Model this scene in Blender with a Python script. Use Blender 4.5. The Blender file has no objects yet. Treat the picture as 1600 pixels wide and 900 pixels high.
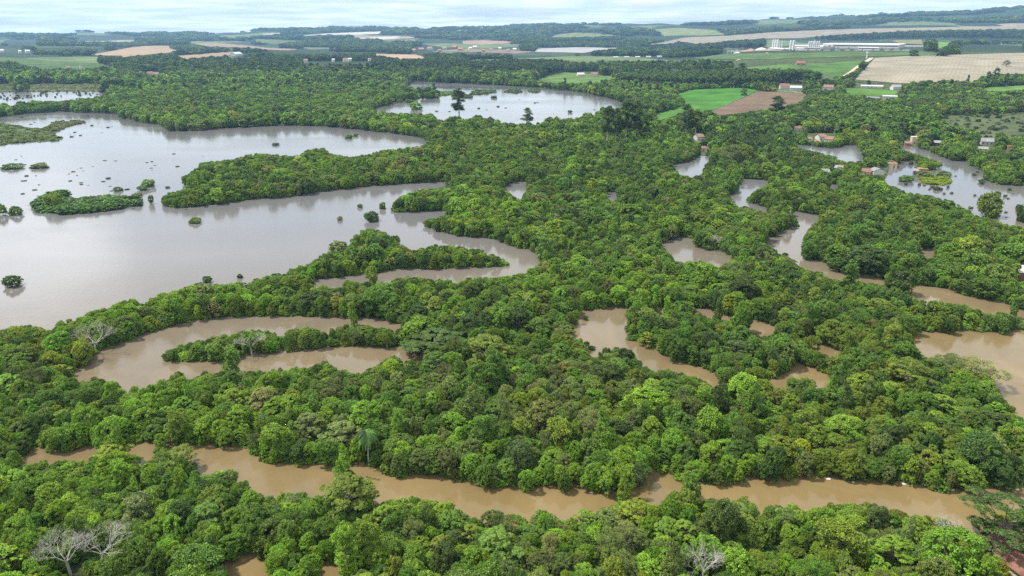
import bpy, bmesh, math, random
import numpy as np
from mathutils import Vector, Matrix
R = math.radians
scene = bpy.context.scene
COL = scene.collection

# ------------------------------------------------------------------ camera
CAM_H = 100.0
FPX = 1142.0                      # focal length in pixels of the 1600 px wide photograph
HOR = 47.0
PITCH = math.atan((450 - HOR) / FPX)
cam_d = bpy.data.cameras.new('camera'); cam = bpy.data.objects.new('camera', cam_d); COL.objects.link(cam)
cam_d.sensor_width = 36; cam_d.lens = 36 * FPX / 1600
cam_d.clip_start = 1; cam_d.clip_end = 60000
cam.location = (0, 0, CAM_H); cam.rotation_euler = (math.pi / 2 - PITCH, 0, 0)
scene.camera = cam

# ------------------------------------------------------------------ world, sun, exposure
SUN_EL, SUN_AZ = R(60), R(-80)     # azimuth measured from +y (view direction) towards +x
sd = Vector((math.sin(SUN_AZ) * math.cos(SUN_EL), math.cos(SUN_AZ) * math.cos(SUN_EL), math.sin(SUN_EL)))
scene.view_settings.view_transform = 'Standard'
scene.view_settings.look = 'None'
scene.view_settings.exposure = 0.72
scene.view_settings.gamma = 1
scene.view_settings.use_curve_mapping = False
w = bpy.data.worlds.new('World'); scene.world = w; w.use_nodes = True
nt = w.node_tree; nt.nodes.clear()
def N(nt, typ, **kw):
    n = nt.nodes.new(typ)
    for k, v in kw.items():
        if k.startswith('i_'):
            key = k[2:]
            key = int(key) if key.isdigit() else key.replace('_', ' ')
            n.inputs[key].default_value = v
        else:
            setattr(n, k, v)
    return n
L = lambda nt, a, b: nt.links.new(a, b)
sky = N(nt, 'ShaderNodeTexSky', sky_type='NISHITA', sun_disc=False, sun_elevation=SUN_EL, sun_rotation=SUN_AZ,
        altitude=600, air_density=1.0, dust_density=1.2, ozone_density=1.5)
tc = N(nt, 'ShaderNodeTexCoord'); sep = N(nt, 'ShaderNodeSeparateXYZ'); L(nt, tc.outputs['Generated'], sep.inputs[0])
zz = N(nt, 'ShaderNodeMath', operation='MAXIMUM', i_1=0.0); L(nt, sep.outputs[2], zz.inputs[0])
za = N(nt, 'ShaderNodeMath', operation='ADD', i_1=0.055); L(nt, zz.outputs[0], za.inputs[0])
dx = N(nt, 'ShaderNodeMath', operation='DIVIDE'); L(nt, sep.outputs[0], dx.inputs[0]); L(nt, za.outputs[0], dx.inputs[1])
dy = N(nt, 'ShaderNodeMath', operation='DIVIDE'); L(nt, sep.outputs[1], dy.inputs[0]); L(nt, za.outputs[0], dy.inputs[1])
cb = N(nt, 'ShaderNodeCombineXYZ'); L(nt, dx.outputs[0], cb.inputs[0]); L(nt, dy.outputs[0], cb.inputs[1])
ns = N(nt, 'ShaderNodeTexNoise', i_Scale=0.42, i_Detail=7.0, i_Roughness=0.55, i_Distortion=0.3); L(nt, cb.outputs[0], ns.inputs['Vector'])
rp = N(nt, 'ShaderNodeMapRange', i_From_Min=0.34, i_From_Max=0.60, i_To_Min=0.30, i_To_Max=0.98); L(nt, ns.outputs[0], rp.inputs[0])
ns2 = N(nt, 'ShaderNodeTexNoise', i_Scale=1.3, i_Detail=5.0); L(nt, cb.outputs[0], ns2.inputs['Vector'])
cr = N(nt, 'ShaderNodeValToRGB'); L(nt, ns2.outputs[0], cr.inputs[0])
cr.color_ramp.elements[0].position = 0.36; cr.color_ramp.elements[0].color = (0.74, 0.87, 0.93, 1)
cr.color_ramp.elements[1].position = 0.62; cr.color_ramp.elements[1].color = (1.10, 1.10, 1.08, 1)
# clouds are brighter low over the horizon than overhead
eg = N(nt, 'ShaderNodeMapRange', i_From_Min=0.0, i_From_Max=0.22, i_To_Min=9.6, i_To_Max=11.0); L(nt, zz.outputs[0], eg.inputs[0])
cm = N(nt, 'ShaderNodeVectorMath', operation='SCALE'); L(nt, cr.outputs[0], cm.inputs[0]); L(nt, eg.outputs[0], cm.inputs['Scale'])
mx = N(nt, 'ShaderNodeMix', data_type='RGBA'); L(nt, rp.outputs[0], mx.inputs[0]); L(nt, sky.outputs[0], mx.inputs[6]); L(nt, cm.outputs[0], mx.inputs[7])
# one bright towering cloud low on the left, seen only mirrored in the lake
cv = N(nt, 'ShaderNodeVectorMath', operation='DOT_PRODUCT'); L(nt, tc.outputs['Generated'], cv.inputs[0])
cv.inputs[1].default_value = (math.sin(R(-35)) * math.cos(R(13.6)), math.cos(R(-35)) * math.cos(R(13.6)), math.sin(R(13.6)))
cvm = N(nt, 'ShaderNodeMapRange', i_From_Min=math.cos(R(7.5)), i_From_Max=math.cos(R(2)), i_To_Min=0.0, i_To_Max=15.0, interpolation_type='SMOOTHSTEP'); L(nt, cv.outputs['Value'], cvm.inputs[0])
cvn = N(nt, 'ShaderNodeMath', operation='MULTIPLY'); L(nt, cvm.outputs[0], cvn.inputs[0]); L(nt, ns.outputs[0], cvn.inputs[1])
cva = N(nt, 'ShaderNodeVectorMath', operation='MULTIPLY_ADD'); cva.inputs[0].default_value = (1.0, 0.93, 0.86); L(nt, cvn.outputs[0], cva.inputs[1]); L(nt, mx.outputs[2], cva.inputs[2])
bg = N(nt, 'ShaderNodeBackground', i_Strength=0.098); L(nt, cva.outputs[0], bg.inputs[0])
wo = N(nt, 'ShaderNodeOutputWorld'); L(nt, bg.outputs[0], wo.inputs[0])

sun_d = bpy.data.lights.new('sun', 'SUN'); sun = bpy.data.objects.new('sun', sun_d); COL.objects.link(sun)
sun_d.energy = 4.4; sun_d.angle = R(4); sun_d.color = (1.0, 0.95, 0.86)
sun.location = (0, 0, 400); sun.rotation_euler = (-sd).to_track_quat('-Z', 'Y').to_euler()
cy = scene.cycles
cy.max_bounces = 5; cy.diffuse_bounces = 2; cy.glossy_bounces = 2; cy.transmission_bounces = 2; cy.volume_bounces = 1
cy.transparent_max_bounces = 4; cy.use_denoising = False; cy.caustics_reflective = False; cy.caustics_refractive = False
cy.sample_clamp_indirect = 3

rng = np.random.default_rng(7)

# ------------------------------------------------------------------ terrain and projection
def lerp(x, xs, ys): return np.interp(x, xs, ys)
def ss(a, b, t):
    t = np.clip((t - a) / (b - a), 0, 1); return t * t * (3 - 2 * t)
SKX = [-400, 0, 125, 300, 400, 480, 530, 600, 700, 800, 900, 1000, 1100, 1200, 1300, 1400, 1500, 1600, 2000]
SKY = [56, 54, 51, 51, 49.5, 47.5, 46, 45, 45, 43, 40, 38.5, 37, 34, 32, 28.5, 27, 25, 18]
def terrain(x, y):
    x = np.asarray(x, float); y = np.asarray(y, float)
    d = np.hypot(x, y)
    X = np.clip(np.where(y > 0, 800 + FPX / math.cos(PITCH) * x / np.maximum(y, 1e-3), np.sign(x) * 3000), -400, 2000)
    z1 = lerp(X, [-400, 300, 800, 1050, 1250, 1450, 1700], [14, 12, 8, 14, 46, 50, 46])
    s = lerp(X, [900, 1150], [1500, 980])
    zfar = CAM_H + 8500 * (HOR - lerp(X, SKX, SKY)) / FPX * 1.06
    zfar = zfar + ss(4500, 8500, d) * (5 * np.sin(X / 23.0 + 2) + 4 * np.sin(X / 9.0) + 6 * np.sin(X / 61.0))
    wob = 7 * np.sin(x / 410 + 1.3) * np.sin(y / 530) + 4 * np.sin(x / 190 + y / 260) + 9 * np.sin(x / 1300 + 0.5) * np.cos(y / 900)
    z = z1 * ss(s, s + 1100, d) + (zfar - z1) * ss(3600, 8500, d) * np.where(d > 8500, np.clip(1 - (d - 8500) / 9000, 0, 1), 1)
    return z + wob * ss(2000, 4500, d) * (1 - 0.6 * ss(7000, 8500, d))
cp, sp = math.cos(PITCH), math.sin(PITCH)
def project(x, y, z):
    dy_, dz_ = y, z - CAM_H
    f = dy_ * cp - dz_ * sp
    u = dy_ * sp + dz_ * cp
    f = np.where(f < 1, 1, f)
    return 800 + FPX * x / f, 450 - FPX * u / f
DS = np.geomspace(60, 16000, 900)
def unproject(px, py):
    """ground points seen at pixels of the photograph"""
    px = np.atleast_1d(np.asarray(px, float)); py = np.atleast_1d(np.asarray(py, float))
    u = (px - 800) / FPX; v = (450 - py) / FPX
    dirx = u; diry = cp + v * sp; dirz = -sp + v * cp
    n = np.hypot(dirx, diry); dirx, diry, dirz = dirx / n, diry / n, dirz / n
    out = np.zeros((len(px), 3))
    for i in range(0, len(px), 2000):
        a, b, c = dirx[i:i+2000, None], diry[i:i+2000, None], dirz[i:i+2000, None]
        X = a * DS; Y = b * DS; Z = CAM_H + c * DS - terrain(X, Y)
        hit = Z < 0
        k = np.where(hit.any(1), hit.argmax(1), len(DS) - 1); k = np.maximum(k, 1)
        r = np.arange(len(k)); z0 = Z[r, k-1]; z1 = Z[r, k]
        t = np.clip(z0 / np.where(np.abs(z0 - z1) < 1e-6, 1e-6, z0 - z1), 0, 1)
        d = DS[k-1] + (DS[k] - DS[k-1]) * t
        out[i:i+2000, 0] = a[:, 0] * d; out[i:i+2000, 1] = b[:, 0] * d
    out[:, 2] = terrain(out[:, 0], out[:, 1])
    return out
def at(px, py):
    return Vector(unproject([px], [py])[0])

# ------------------------------------------------------------------ maps of water and fields (pixels of the photograph)
WATER = [
 # wide lake on the left with its arms
 [(-400,190),(0,183),(40,178),(90,175),(140,176),(188,178),(190,186),(210,190),(250,195),(262,205),(300,205),(370,199),(440,196),(500,197),(560,203),(620,209),(662,215),(668,222),(655,226),(640,228),(600,232),(570,240),(548,243),(515,238),(505,229),(480,232),(470,240),(455,241),(400,237),(360,247),(315,252),(308,262),(290,272),(278,284),(297,292),(262,300),(250,310),(256,322),(275,325),(300,324),(350,318),(400,311),(450,309),(500,300),(560,293),(600,289),(650,286),(700,284),(707,287),(690,291),(650,296),(625,305),(612,318),(611,332),(640,332),(695,329),(715,330),(722,331),(700,333),(665,340),(661,352),(682,362),(737,371),(767,372),(787,379),(800,386),(825,390),(842,400),(846,410),(825,419),(815,424),(797,425),(775,432),(732,432),(712,441),(710,436),(690,434),(682,437),(650,430),(637,430),(615,435),(575,436),(570,442),(560,437),(540,437),(532,447),(520,449),(512,442),(500,442),(495,449),(490,440),(492,437),(517,435),(550,430),(570,429),(600,427),(607,422),(625,420),(650,419),(675,421),(712,420),(737,418),(770,417),(797,415),(799,408),(775,396),(750,386),(732,386),(712,382),(682,380),(670,381),(650,387),(640,387),(625,380),(620,371),(614,374),(610,365),(590,357),(575,355),(565,359),(550,367),(547,375),(542,387),(512,392),(487,405),(480,412),(465,414),(452,420),(450,427),(427,425),(415,431),(400,434),(380,437),(350,442),(307,440),(292,445),(287,449),(270,449),(250,457),(232,465),(205,464),(185,470),(172,479),(147,482),(127,492),(105,497),(85,503),(82,511),(45,507),(22,507),(0,510),(-400,570)],
 [(-400,145),(0,142),(50,143),(110,143),(150,142),(170,147),(150,153),(110,157),(60,159),(20,164),(0,163),(-400,170)],
 [(45,134),(60,129),(88,128),(85,131),(70,134),(55,135)],
 # lake beyond the forest
 [(588,168),(610,164),(622,159),(641,156),(685,154),(687,150),(705,142),(694,139),(679,137),(635,138),(637,134),(647,127),(669,128),(700,130),(735,131),(779,133),(841,137),(888,142),(913,145),(950,153),(979,161),(985,164),(963,170),(944,170),(929,178),(907,183),(888,189),(872,184),(850,190),(841,194),(810,193),(775,190),(754,182),(735,187),(710,185),(685,184),(669,179),(632,177),(585,175)],
 [(788,292),(805,285),(824,283),(822,296),(814,310),(800,302)],
 [(945,300),(960,300),(967,307),(962,314),(952,310)],
 [(1050,257),(1070,255),(1082,250),(1090,245),(1110,245),(1110,250),(1100,257),(1097,272),(1080,275),(1060,270)],
 [(1157,279),(1175,280),(1197,281),(1205,284),(1178,297),(1172,305),(1165,310),(1167,320),(1150,320),(1145,310),(1138,305),(1150,300),(1156,290)],
 [(1167,318),(1180,318),(1200,326),(1198,331),(1175,324)],
 [(1235,327),(1250,332),(1280,336),(1280,342),(1272,345),(1265,355),(1257,365),(1252,380),(1251,398),(1262,405),(1285,410),(1295,417),(1317,429),(1350,434),(1375,434),(1400,440),(1425,444),(1420,450),(1390,444),(1340,438),(1300,434),(1282,421),(1260,416),(1247,411),(1237,400),(1227,392),(1210,392),(1208,385),(1200,381),(1200,370),(1212,370),(1222,362),(1240,356),(1250,355),(1248,340),(1238,332)],
 [(1425,446),(1450,447),(1475,450),(1500,460),(1530,467),(1575,475),(1600,485),(2000,540),(2000,580),(1600,498),(1590,487),(1570,486),(1550,488),(1535,487),(1528,477),(1497,473),(1465,466),(1440,467),(1425,461),(1420,451)],
 [(1440,395),(1450,385),(1462,388),(1458,400),(1445,402)],
 [(1032,382),(1052,372),(1070,369),(1080,375),(1085,385),(1097,390),(1127,392),(1135,397),(1145,402),(1140,407),(1125,414),(1110,410),(1097,405),(1077,405),(1072,410),(1057,405),(1050,397)],
 [(907,487),(940,482),(962,480),(980,480),(972,490),(979,500),(975,512),(976,530),(1000,536),(1020,542),(1032,555),(1050,560),(1062,566),(1092,575),(1110,580),(1115,587),(1132,595),(1122,600),(1095,590),(1070,582),(1040,575),(1025,576),(1017,571),(1007,566),(997,560),(992,552),(975,542),(955,540),(950,547),(940,547),(935,557),(922,557),(932,540),(920,530),(900,527),(889,529),(897,517),(900,502)],
 [(1030,480),(1045,480),(1042,487),(1025,489)],
 [(1075,482),(1107,482),(1120,490),(1135,493),(1170,497),(1200,506),(1215,515),(1200,522),(1185,522),(1170,514),(1160,505),(1122,496),(1107,490),(1087,486)],
 [(1257,527),(1272,532),(1277,540),(1300,537),(1317,536),(1316,547),(1300,555),(1294,560),(1287,547),(1275,545),(1260,535)],
 [(1240,566),(1260,569),(1282,582),(1295,592),(1292,600),(1280,607),(1277,592),(1257,582),(1247,586),(1232,597),(1200,604),(1198,600),(1200,595),(1222,586),(1245,577)],
 [(1432,516),(1450,519),(1470,521),(1492,522),(1500,516),(1535,519),(1565,520),(1600,519),(2000,540),(2000,790),(1600,648),(1587,635),(1570,620),(1565,607),(1560,592),(1550,577),(1535,568),(1520,566),(1507,569),(1487,562),(1470,557),(1450,552),(1436,545),(1434,530)],
 [(1382,280),(1392,270),(1395,262),(1407,252),(1430,251),(1432,256),(1437,270),(1460,265),(1482,259),(1482,252),(1512,250),(1515,260),(1532,265),(1537,270),(1535,280),(1550,285),(1565,289),(1600,290),(2000,300),(2000,430),(1600,352),(1575,349),(1555,342),(1527,334),(1512,326),(1497,321),(1492,312),(1477,310),(1452,303),(1432,300),(1412,298),(1405,291),(1385,286)],
 [(1230,224),(1255,227),(1300,232),(1325,227),(1340,227),(1350,242),(1347,250),(1332,250),(1312,249),(1305,242),(1275,235),(1250,230)],
 [(1400,228),(1440,232),(1485,250),(1475,253),(1430,238)],
 [(1287,285),(1307,288),(1310,295),(1300,295)],
 # horseshoe pond on the left
 [(114,581),(122,576),(140,565),(157,550),(175,544),(207,532),(225,522),(270,511),(300,502),(345,497),(400,494),(425,494),(462,495),(525,496),(555,500),(575,497),(600,499),(607,505),(630,506),(620,515),(605,511),(580,507),(555,505),(530,505),(500,511),(492,513),(482,508),(457,511),(432,522),(425,516),(400,511),(375,516),(362,521),(337,521),(325,526),(295,531),(262,543),(252,553),(257,568),(300,566),(337,565),(375,562),(382,555),(400,552),(425,552),(450,551),(492,546),(512,544),(560,541),(610,545),(620,542),(667,546),(670,552),(662,562),(655,560),(642,556),(607,556),(597,562),(580,567),(575,575),(557,580),(547,579),(532,572),(522,572),(517,566),(505,561),(495,566),(482,575),(472,574),(467,568),(450,572),(425,571),(412,572),(400,575),(382,579),(375,572),(357,572),(340,576),(332,584),(325,580),(322,571),(304,575),(305,591),(292,591),(290,582),(277,577),(270,583),(265,588),(237,592),(222,595),(215,598),(187,602),(180,598),(170,592),(150,586),(132,590),(120,591)],
 # brown river across the foreground
 [(30,722),(40,712),(60,702),(92,707),(120,704),(140,700),(170,697),(195,695),(240,695),(300,695),(335,697),(345,701),(380,700),(400,717),(415,725),(470,729),(492,725),(505,729),(540,729),(560,735),(585,742),(605,745),(625,750),(650,746),(662,745),(692,750),(702,757),(727,752),(740,762),(750,766),(780,764),(800,767),(825,765),(850,762),(865,762),(882,774),(895,767),(907,761),(920,767),(950,770),(962,767),(980,772),(1002,769),(1015,760),(1017,739),(1040,741),(1060,752),(1080,756),(1120,762),(1157,757),(1165,752),(1190,747),(1225,751),(1267,747),(1282,746),(1300,750),(1320,755),(1357,756),(1365,752),(1392,756),(1410,755),(1425,760),(1462,769),(1480,770),(1502,767),(1575,770),(1600,764),(2000,770),(2000,850),(1650,812),(1600,792),(1570,800),(1545,810),(1530,838),(1517,832),(1502,822),(1485,815),(1470,807),(1450,802),(1425,805),(1415,795),(1400,792),(1387,785),(1370,780),(1350,782),(1330,785),(1307,781),(1282,790),(1250,785),(1225,786),(1200,791),(1190,790),(1182,782),(1165,771),(1150,777),(1142,791),(1135,792),(1130,775),(1110,775),(1095,782),(1092,767),(1070,759),(1050,767),(1045,782),(1025,792),(1017,780),(1000,772),(960,782),(955,789),(940,795),(910,795),(895,807),(880,811),(862,802),(850,797),(832,804),(800,801),(772,797),(757,800),(727,800),(712,789),(685,782),(670,780),(665,770),(652,765),(642,770),(640,779),(612,776),(585,779),(580,770),(604,761),(600,742),(582,735),(567,735),(562,726),(540,731),(515,745),(507,762),(510,775),(500,775),(485,765),(465,767),(450,764),(432,771),(415,770),(400,761),(390,757),(375,740),(357,731),(332,735),(315,740),(316,732),(300,715),(285,707),(275,698),(245,697),(236,705),(245,717),(220,719),(210,722),(207,712),(192,696),(175,696),(155,702),(137,712),(110,716),(92,717),(65,716),(50,722)],
 [(357,880),(400,872),(420,885),(415,900),(405,925),(360,915)], [(500,885),(530,878),(535,895),(505,905)],
]
FIELDS = [  # name, colour, furrow colour, polygon
 ('pasture', (0.085,0.15,0.035), [(-300,84),(0,89),(75,95),(150,99),(176,104),(169,107),(105,107),(64,110),(52,105),(41,104),(19,96),(0,95),(-300,92)]),
 ('stubble_field', (0.42,0.30,0.19), [(137,86),(165,82),(206,74),(225,72),(264,72),(265,76),(279,79),(270,82),(236,85),(197,90),(165,87)]),
 ('stubble_field', (0.36,0.26,0.18), [(300,68),(337,67),(394,72),(416,75),(469,77),(450,79),(420,78),(375,74),(328,73)]),
 ('stubble_field', (0.38,0.27,0.18), [(275,88),(300,86),(334,83),(366,81),(362,86),(334,90),(290,93)]),
 ('pasture', (0.14,0.19,0.06), [(399,61),(474,64),(431,69),(401,66)]),
 ('pasture', (0.16,0.21,0.07), [(469,74),(544,75),(487,78)]),
 ('stubble_field', (0.75,0.70,0.62), [(402,53.5),(444,51.5),(429,54.5)]),
 ('stubble_field', (0.75,0.70,0.62), [(454,57),(506,52.5),(596,49),(592,53),(544,55),(506,55)]),
 ('stubble_field', (0.78,0.74,0.66), [(546,61),(600,58),(625,57),(620,60),(600,61.5)]),
 ('bare_field', (0.60,0.42,0.27), [(579,84),(600,85),(647,85),(667,91),(664,93),(628,93),(600,90)]),
 ('bare_field', (0.50,0.33,0.24), [(722,64),(756,63),(806,65),(790,68),(754,70),(724,69)]),
 ('bare_field', (0.28,0.20,0.15), [(675,80),(720,77),(787,78),(840,81),(806,84),(754,82)]),
 ('covered_beds', (0.55,0.53,0.52), [(835,82),(840,76),(900,74),(980,75),(937,79),(911,83),(880,82)]),
 ('pasture', (0.12,0.20,0.05), [(720,96),(784,95),(780,93),(750,93)]),
 ('pasture', (0.13,0.22,0.05), [(834,128),(851,120),(881,113),(901,115),(962,120),(945,130),(885,132)]),
 ('pasture', (0.075,0.23,0.025), [(1058,147),(1085,141),(1157,137.5),(1185,142),(1132,166),(1113,173),(1092,177),(1094,164),(1072,166),(1070,158),(1060,151)]),
 ('pasture', (0.10,0.24,0.035), [(1022,181),(1070,166),(1094,165),(1092,174),(1075,176),(1028,190)]),
 ('ploughed_field', (0.20,0.140,0.092), [(1113,174),(1189,143),(1262,148),(1249,162),(1238,164),(1225,168),(1189,174),(1151,179),(1136,180),(1113,181)]),
 ('ploughed_field', (0.36,0.318,0.235), [(1336,125),(1367,91),(1422,88),(1600,83),(2000,76),(2000,116),(1600,114),(1544,118),(1521,129),(1504,127),(1450,126),(1422,131),(1405,131),(1382,129),(1360,127)]),
 ('pasture', (0.10,0.20,0.04), [(1060,110),(1161,106),(1246,100),(1259,104),(1350,93),(1327,118),(1303,121),(1262,111),(1161,109)]),
 ('pasture', (0.12,0.25,0.04), [(1320,138),(1404,142),(1397,152),(1323,150)]),
 ('pasture', (0.10,0.17,0.05), [(1083,91),(1130,85),(1200,83),(1420,81),(1470,81),(1470,86),(1380,88),(1300,90),(1200,93),(1100,93)]),
 ('pasture', (0.17,0.33,0.05), [(1463,66),(1486,66),(1487,69),(1480,75),(1465,76)]),
 ('pasture', (0.26,0.24,0.10), [(1392,63),(1440,62),(1442,70),(1405,68)]),
 ('stubble_field', (0.34,0.29,0.21), [(1007,70),(1031,67),(1069,59),(1134,56),(1200,51),(1300,46),(1560,41),(1700,40),(1700,44),(1430,48),(1300,55),(1250,60),(1200,60),(1144,64),(1087,69),(1063,65),(1040,69)]),
 ('pasture', (0.24,0.27,0.10), [(1020,46),(1059,43.5),(1117,47),(1134,54),(1087,56),(1060,51),(1039,57),(1029,51)]),
 ('pasture', (0.22,0.25,0.09), [(900,51),(924,52),(975,56),(926,58),(860,59),(870,54)]),
 ('pasture', (0.14,0.26,0.05), [(1530,138),(1600,134),(1900,130),(1900,136),(1600,142),(1545,144)]),
]
SCRUB = [(1463,182),(1600,176),(2000,170),(2000,235),(1600,228),(1540,222),(1480,208),(1465,200)]
MARSH = [
 ([(-80,190),(0,193),(20,196),(50,200),(75,203),(97,217),(85,221),(40,222),(0,227),(-80,232)], (0.12,0.17,0.04), 2.2, 260),
 ([(70,203),(80,195),(95,190),(130,189),(132,192),(108,197),(88,205)], (0.13,0.16,0.05), 2.2, 90),
 ([(-200,136),(0,132),(60,133),(150,131),(170,137),(165,143),(110,143),(0,142),(-200,146)], (0.16,0.19,0.06), 2.0, 500),
 ([(57,320),(80,305),(100,305),(105,316),(120,320),(150,315),(190,312),(218,317),(216,322),(180,327),(130,333),(70,332)], (0.07,0.15,0.03), 4.0, 60),
 ([(1440,280),(1455,276),(1478,278),(1484,285),(1470,289),(1448,288)], (0.19,0.26,0.03), 1.6, 120),
 ([(735,146),(745,142),(772,142),(774,145),(750,148),(738,148)], (0.09,0.14,0.05), 3.0, 40),
 ([(790,144),(797,140),(812,140),(815,144),(805,146)], (0.09,0.14,0.05), 3.0, 30),
 ([(826,143),(832,139),(841,140),(843,144),(835,145)], (0.09,0.14,0.05), 3.0, 24),
 ([(705,150),(720,147),(738,150),(736,153),(715,153)], (0.08,0.13,0.04), 3.0, 40),
 ([(625,150),(700,143),(712,146),(685,151),(645,155)], (0.11,0.21,0.04), 2.6, 160),
]
PLANT = [  # tall eucalyptus grown in blocks
 [(365,106),(600,101),(880,104),(880,116),(851,119),(787,120),(731,114),(600,113),(365,113)],
 [(966,119),(1060,116),(1296,122),(1303,130),(1249,137),(1060,139),(966,134)],
 [(1290,178),(1330,174),(1400,178),(1463,192),(1465,216),(1400,218),(1300,216)],
 [(1000,75),(1060,70),(1200,64),(1330,57),(1500,54),(1700,52),(1700,58),(1500,60),(1330,62),(1200,75),(1060,84)],
]
MX0, MY0, MX1, MY1 = -400, 40, 2000, 1160
def fill(poly, mask, val=True):
    P = np.array(poly, float)
    y0, y1 = max(int(P[:, 1].min()), MY0), min(int(P[:, 1].max()) + 1, MY1)
    for yy in range(y0, y1):
        yc = yy + 0.5; a = P; b = np.roll(P, -1, 0)
        c = (a[:, 1] <= yc) != (b[:, 1] <= yc)
        xs = np.sort(a[c, 0] + (yc - a[c, 1]) / (b[c, 1] - a[c, 1]) * (b[c, 0] - a[c, 0]))
        for k in range(0, len(xs) - 1, 2):
            mask[yy - MY0, max(int(round(xs[k])) - MX0, 0):max(int(round(xs[k+1])) - MX0, 0)] = val
wat = np.zeros((MY1 - MY0, MX1 - MX0), bool); fld = wat.copy(); mar = wat.copy(); pla = wat.copy(); scr = wat.copy()
for p in WATER: fill(p, wat)
KEEP = [(-100,62,60,68),(120,60,210,66),(60,75,120,79),(430,82,520,86),(880,88,950,93),(1500,70,1600,80),(1480,60,1600,64),(1241,197,1256,204),(1262,208,1304,219),(1083,208,1100,220),(1093,229,1109,236),(1414,214,1434,227),(1453,219,1470,227),(1529,219,1552,233),(1571,228,1582,237),(1346,262,1400,271),(1592,424,1612,437),(1215,131,1256,142),(1284,133,1304,142),(1241,95,1260,103),(1336,133,1410,140),(1352,147,1405,154),(900,112,937,120),(103,104,131,110),(228,112,252,120),(358,83,382,92),(0,80,50,86),(474,96,582,101),(645,73,812,84),(955,88,1036,94),(1198,61,1260,83),(1255,63,1445,83),(1130,76,1200,86),(1585,838,1660,925),(1562,848,1600,868)]
for a_, b_, c_, d_ in KEEP: fill([(a_, b_), (c_, b_), (c_, d_), (a_, d_)], fld)
for n, c, p in FIELDS: fill(p, fld)
for m in MARSH: fill(m[0], mar)
for p in PLANT: fill(p, pla)
fill(SCRUB, scr)
def look(mask, px, py, out=False):
    i = np.round(py - MY0 - 0.5).astype(int); j = np.round(px - MX0).astype(int)
    ok = (i >= 0) & (i < mask.shape[0]) & (j >= 0) & (j < mask.shape[1])
    return np.where(ok, mask[np.clip(i, 0, mask.shape[0]-1), np.clip(j, 0, mask.shape[1]-1)], out)

# ------------------------------------------------------------------ materials
def mat(name):
    m = bpy.data.materials.new(name); m.use_nodes = True; t = m.node_tree
    return m, t, t.nodes['Principled BSDF'], t.nodes['Material Output']
def noise_mat(name, c0, c1, scale=1.0, rough=0.85, detail=5.0, spec=0.2, stretch=None):
    m, t, b, o = mat(name)
    tc = N(t, 'ShaderNodeTexCoord'); vec = tc.outputs['Object']
    if stretch:
        mp = N(t, 'ShaderNodeMapping'); mp.inputs['Scale'].default_value = stretch; L(t, vec, mp.inputs[0]); vec = mp.outputs[0]
    n = N(t, 'ShaderNodeTexNoise', i_Scale=scale, i_Detail=detail); L(t, vec, n.inputs['Vector'])
    r = N(t, 'ShaderNodeValToRGB'); L(t, n.outputs[0], r.inputs[0])
    r.color_ramp.elements[0].position = 0.35; r.color_ramp.elements[0].color = (*c0, 1)
    r.color_ramp.elements[1].position = 0.65; r.color_ramp.elements[1].color = (*c1, 1)
    L(t, r.outputs[0], b.inputs['Base Color']); b.inputs['Roughness'].default_value = rough
    b.inputs['Specular IOR Level'].default_value = spec
    return m
def foliage(name, trans=0.3):
    m, t, b, o = mat(name)
    a = N(t, 'ShaderNodeAttribute', attribute_type='INSTANCER', attribute_name='tint')
    s = N(t, 'ShaderNodeAttribute', attribute_type='GEOMETRY', attribute_name='shade')
    mr = N(t, 'ShaderNodeMapRange', i_To_Min=0.45, i_To_Max=1.55); L(t, s.outputs['Fac'], mr.inputs[0])
    sc = N(t, 'ShaderNodeVectorMath', operation='SCALE'); L(t, a.outputs['Color'], sc.inputs[0]); L(t, mr.outputs[0], sc.inputs['Scale'])
    # young leaves are yellower
    hs = N(t, 'ShaderNodeMix', data_type='RGBA', blend_type='MULTIPLY'); hs.inputs[7].default_value = (1.12, 1.03, 0.7, 1)
    L(t, s.outputs['Fac'], hs.inputs[0]); L(t, sc.outputs[0], hs.inputs[6])
    L(t, hs.outputs[2], b.inputs['Base Color']); b.inputs['Roughness'].default_value = 0.55; b.inputs['Specular IOR Level'].default_value = 0.25
    tr = N(t, 'ShaderNodeBsdfTranslucent'); L(t, hs.outputs[2], tr.inputs[0])
    ms = N(t, 'ShaderNodeMixShader'); ms.inputs[0].default_value = trans
    L(t, b.outputs[0], ms.inputs[1]); L(t, tr.outputs[0], ms.inputs[2]); L(t, ms.outputs[0], o.inputs[0])
    return m
M_LEAF = foliage('leaves')
M_BARK = noise_mat('bark', (0.10,0.085,0.065), (0.22,0.19,0.15), 3.0)
M_PALE = noise_mat('pale_bark', (0.26,0.25,0.21), (0.44,0.42,0.36), 2.0)

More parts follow.
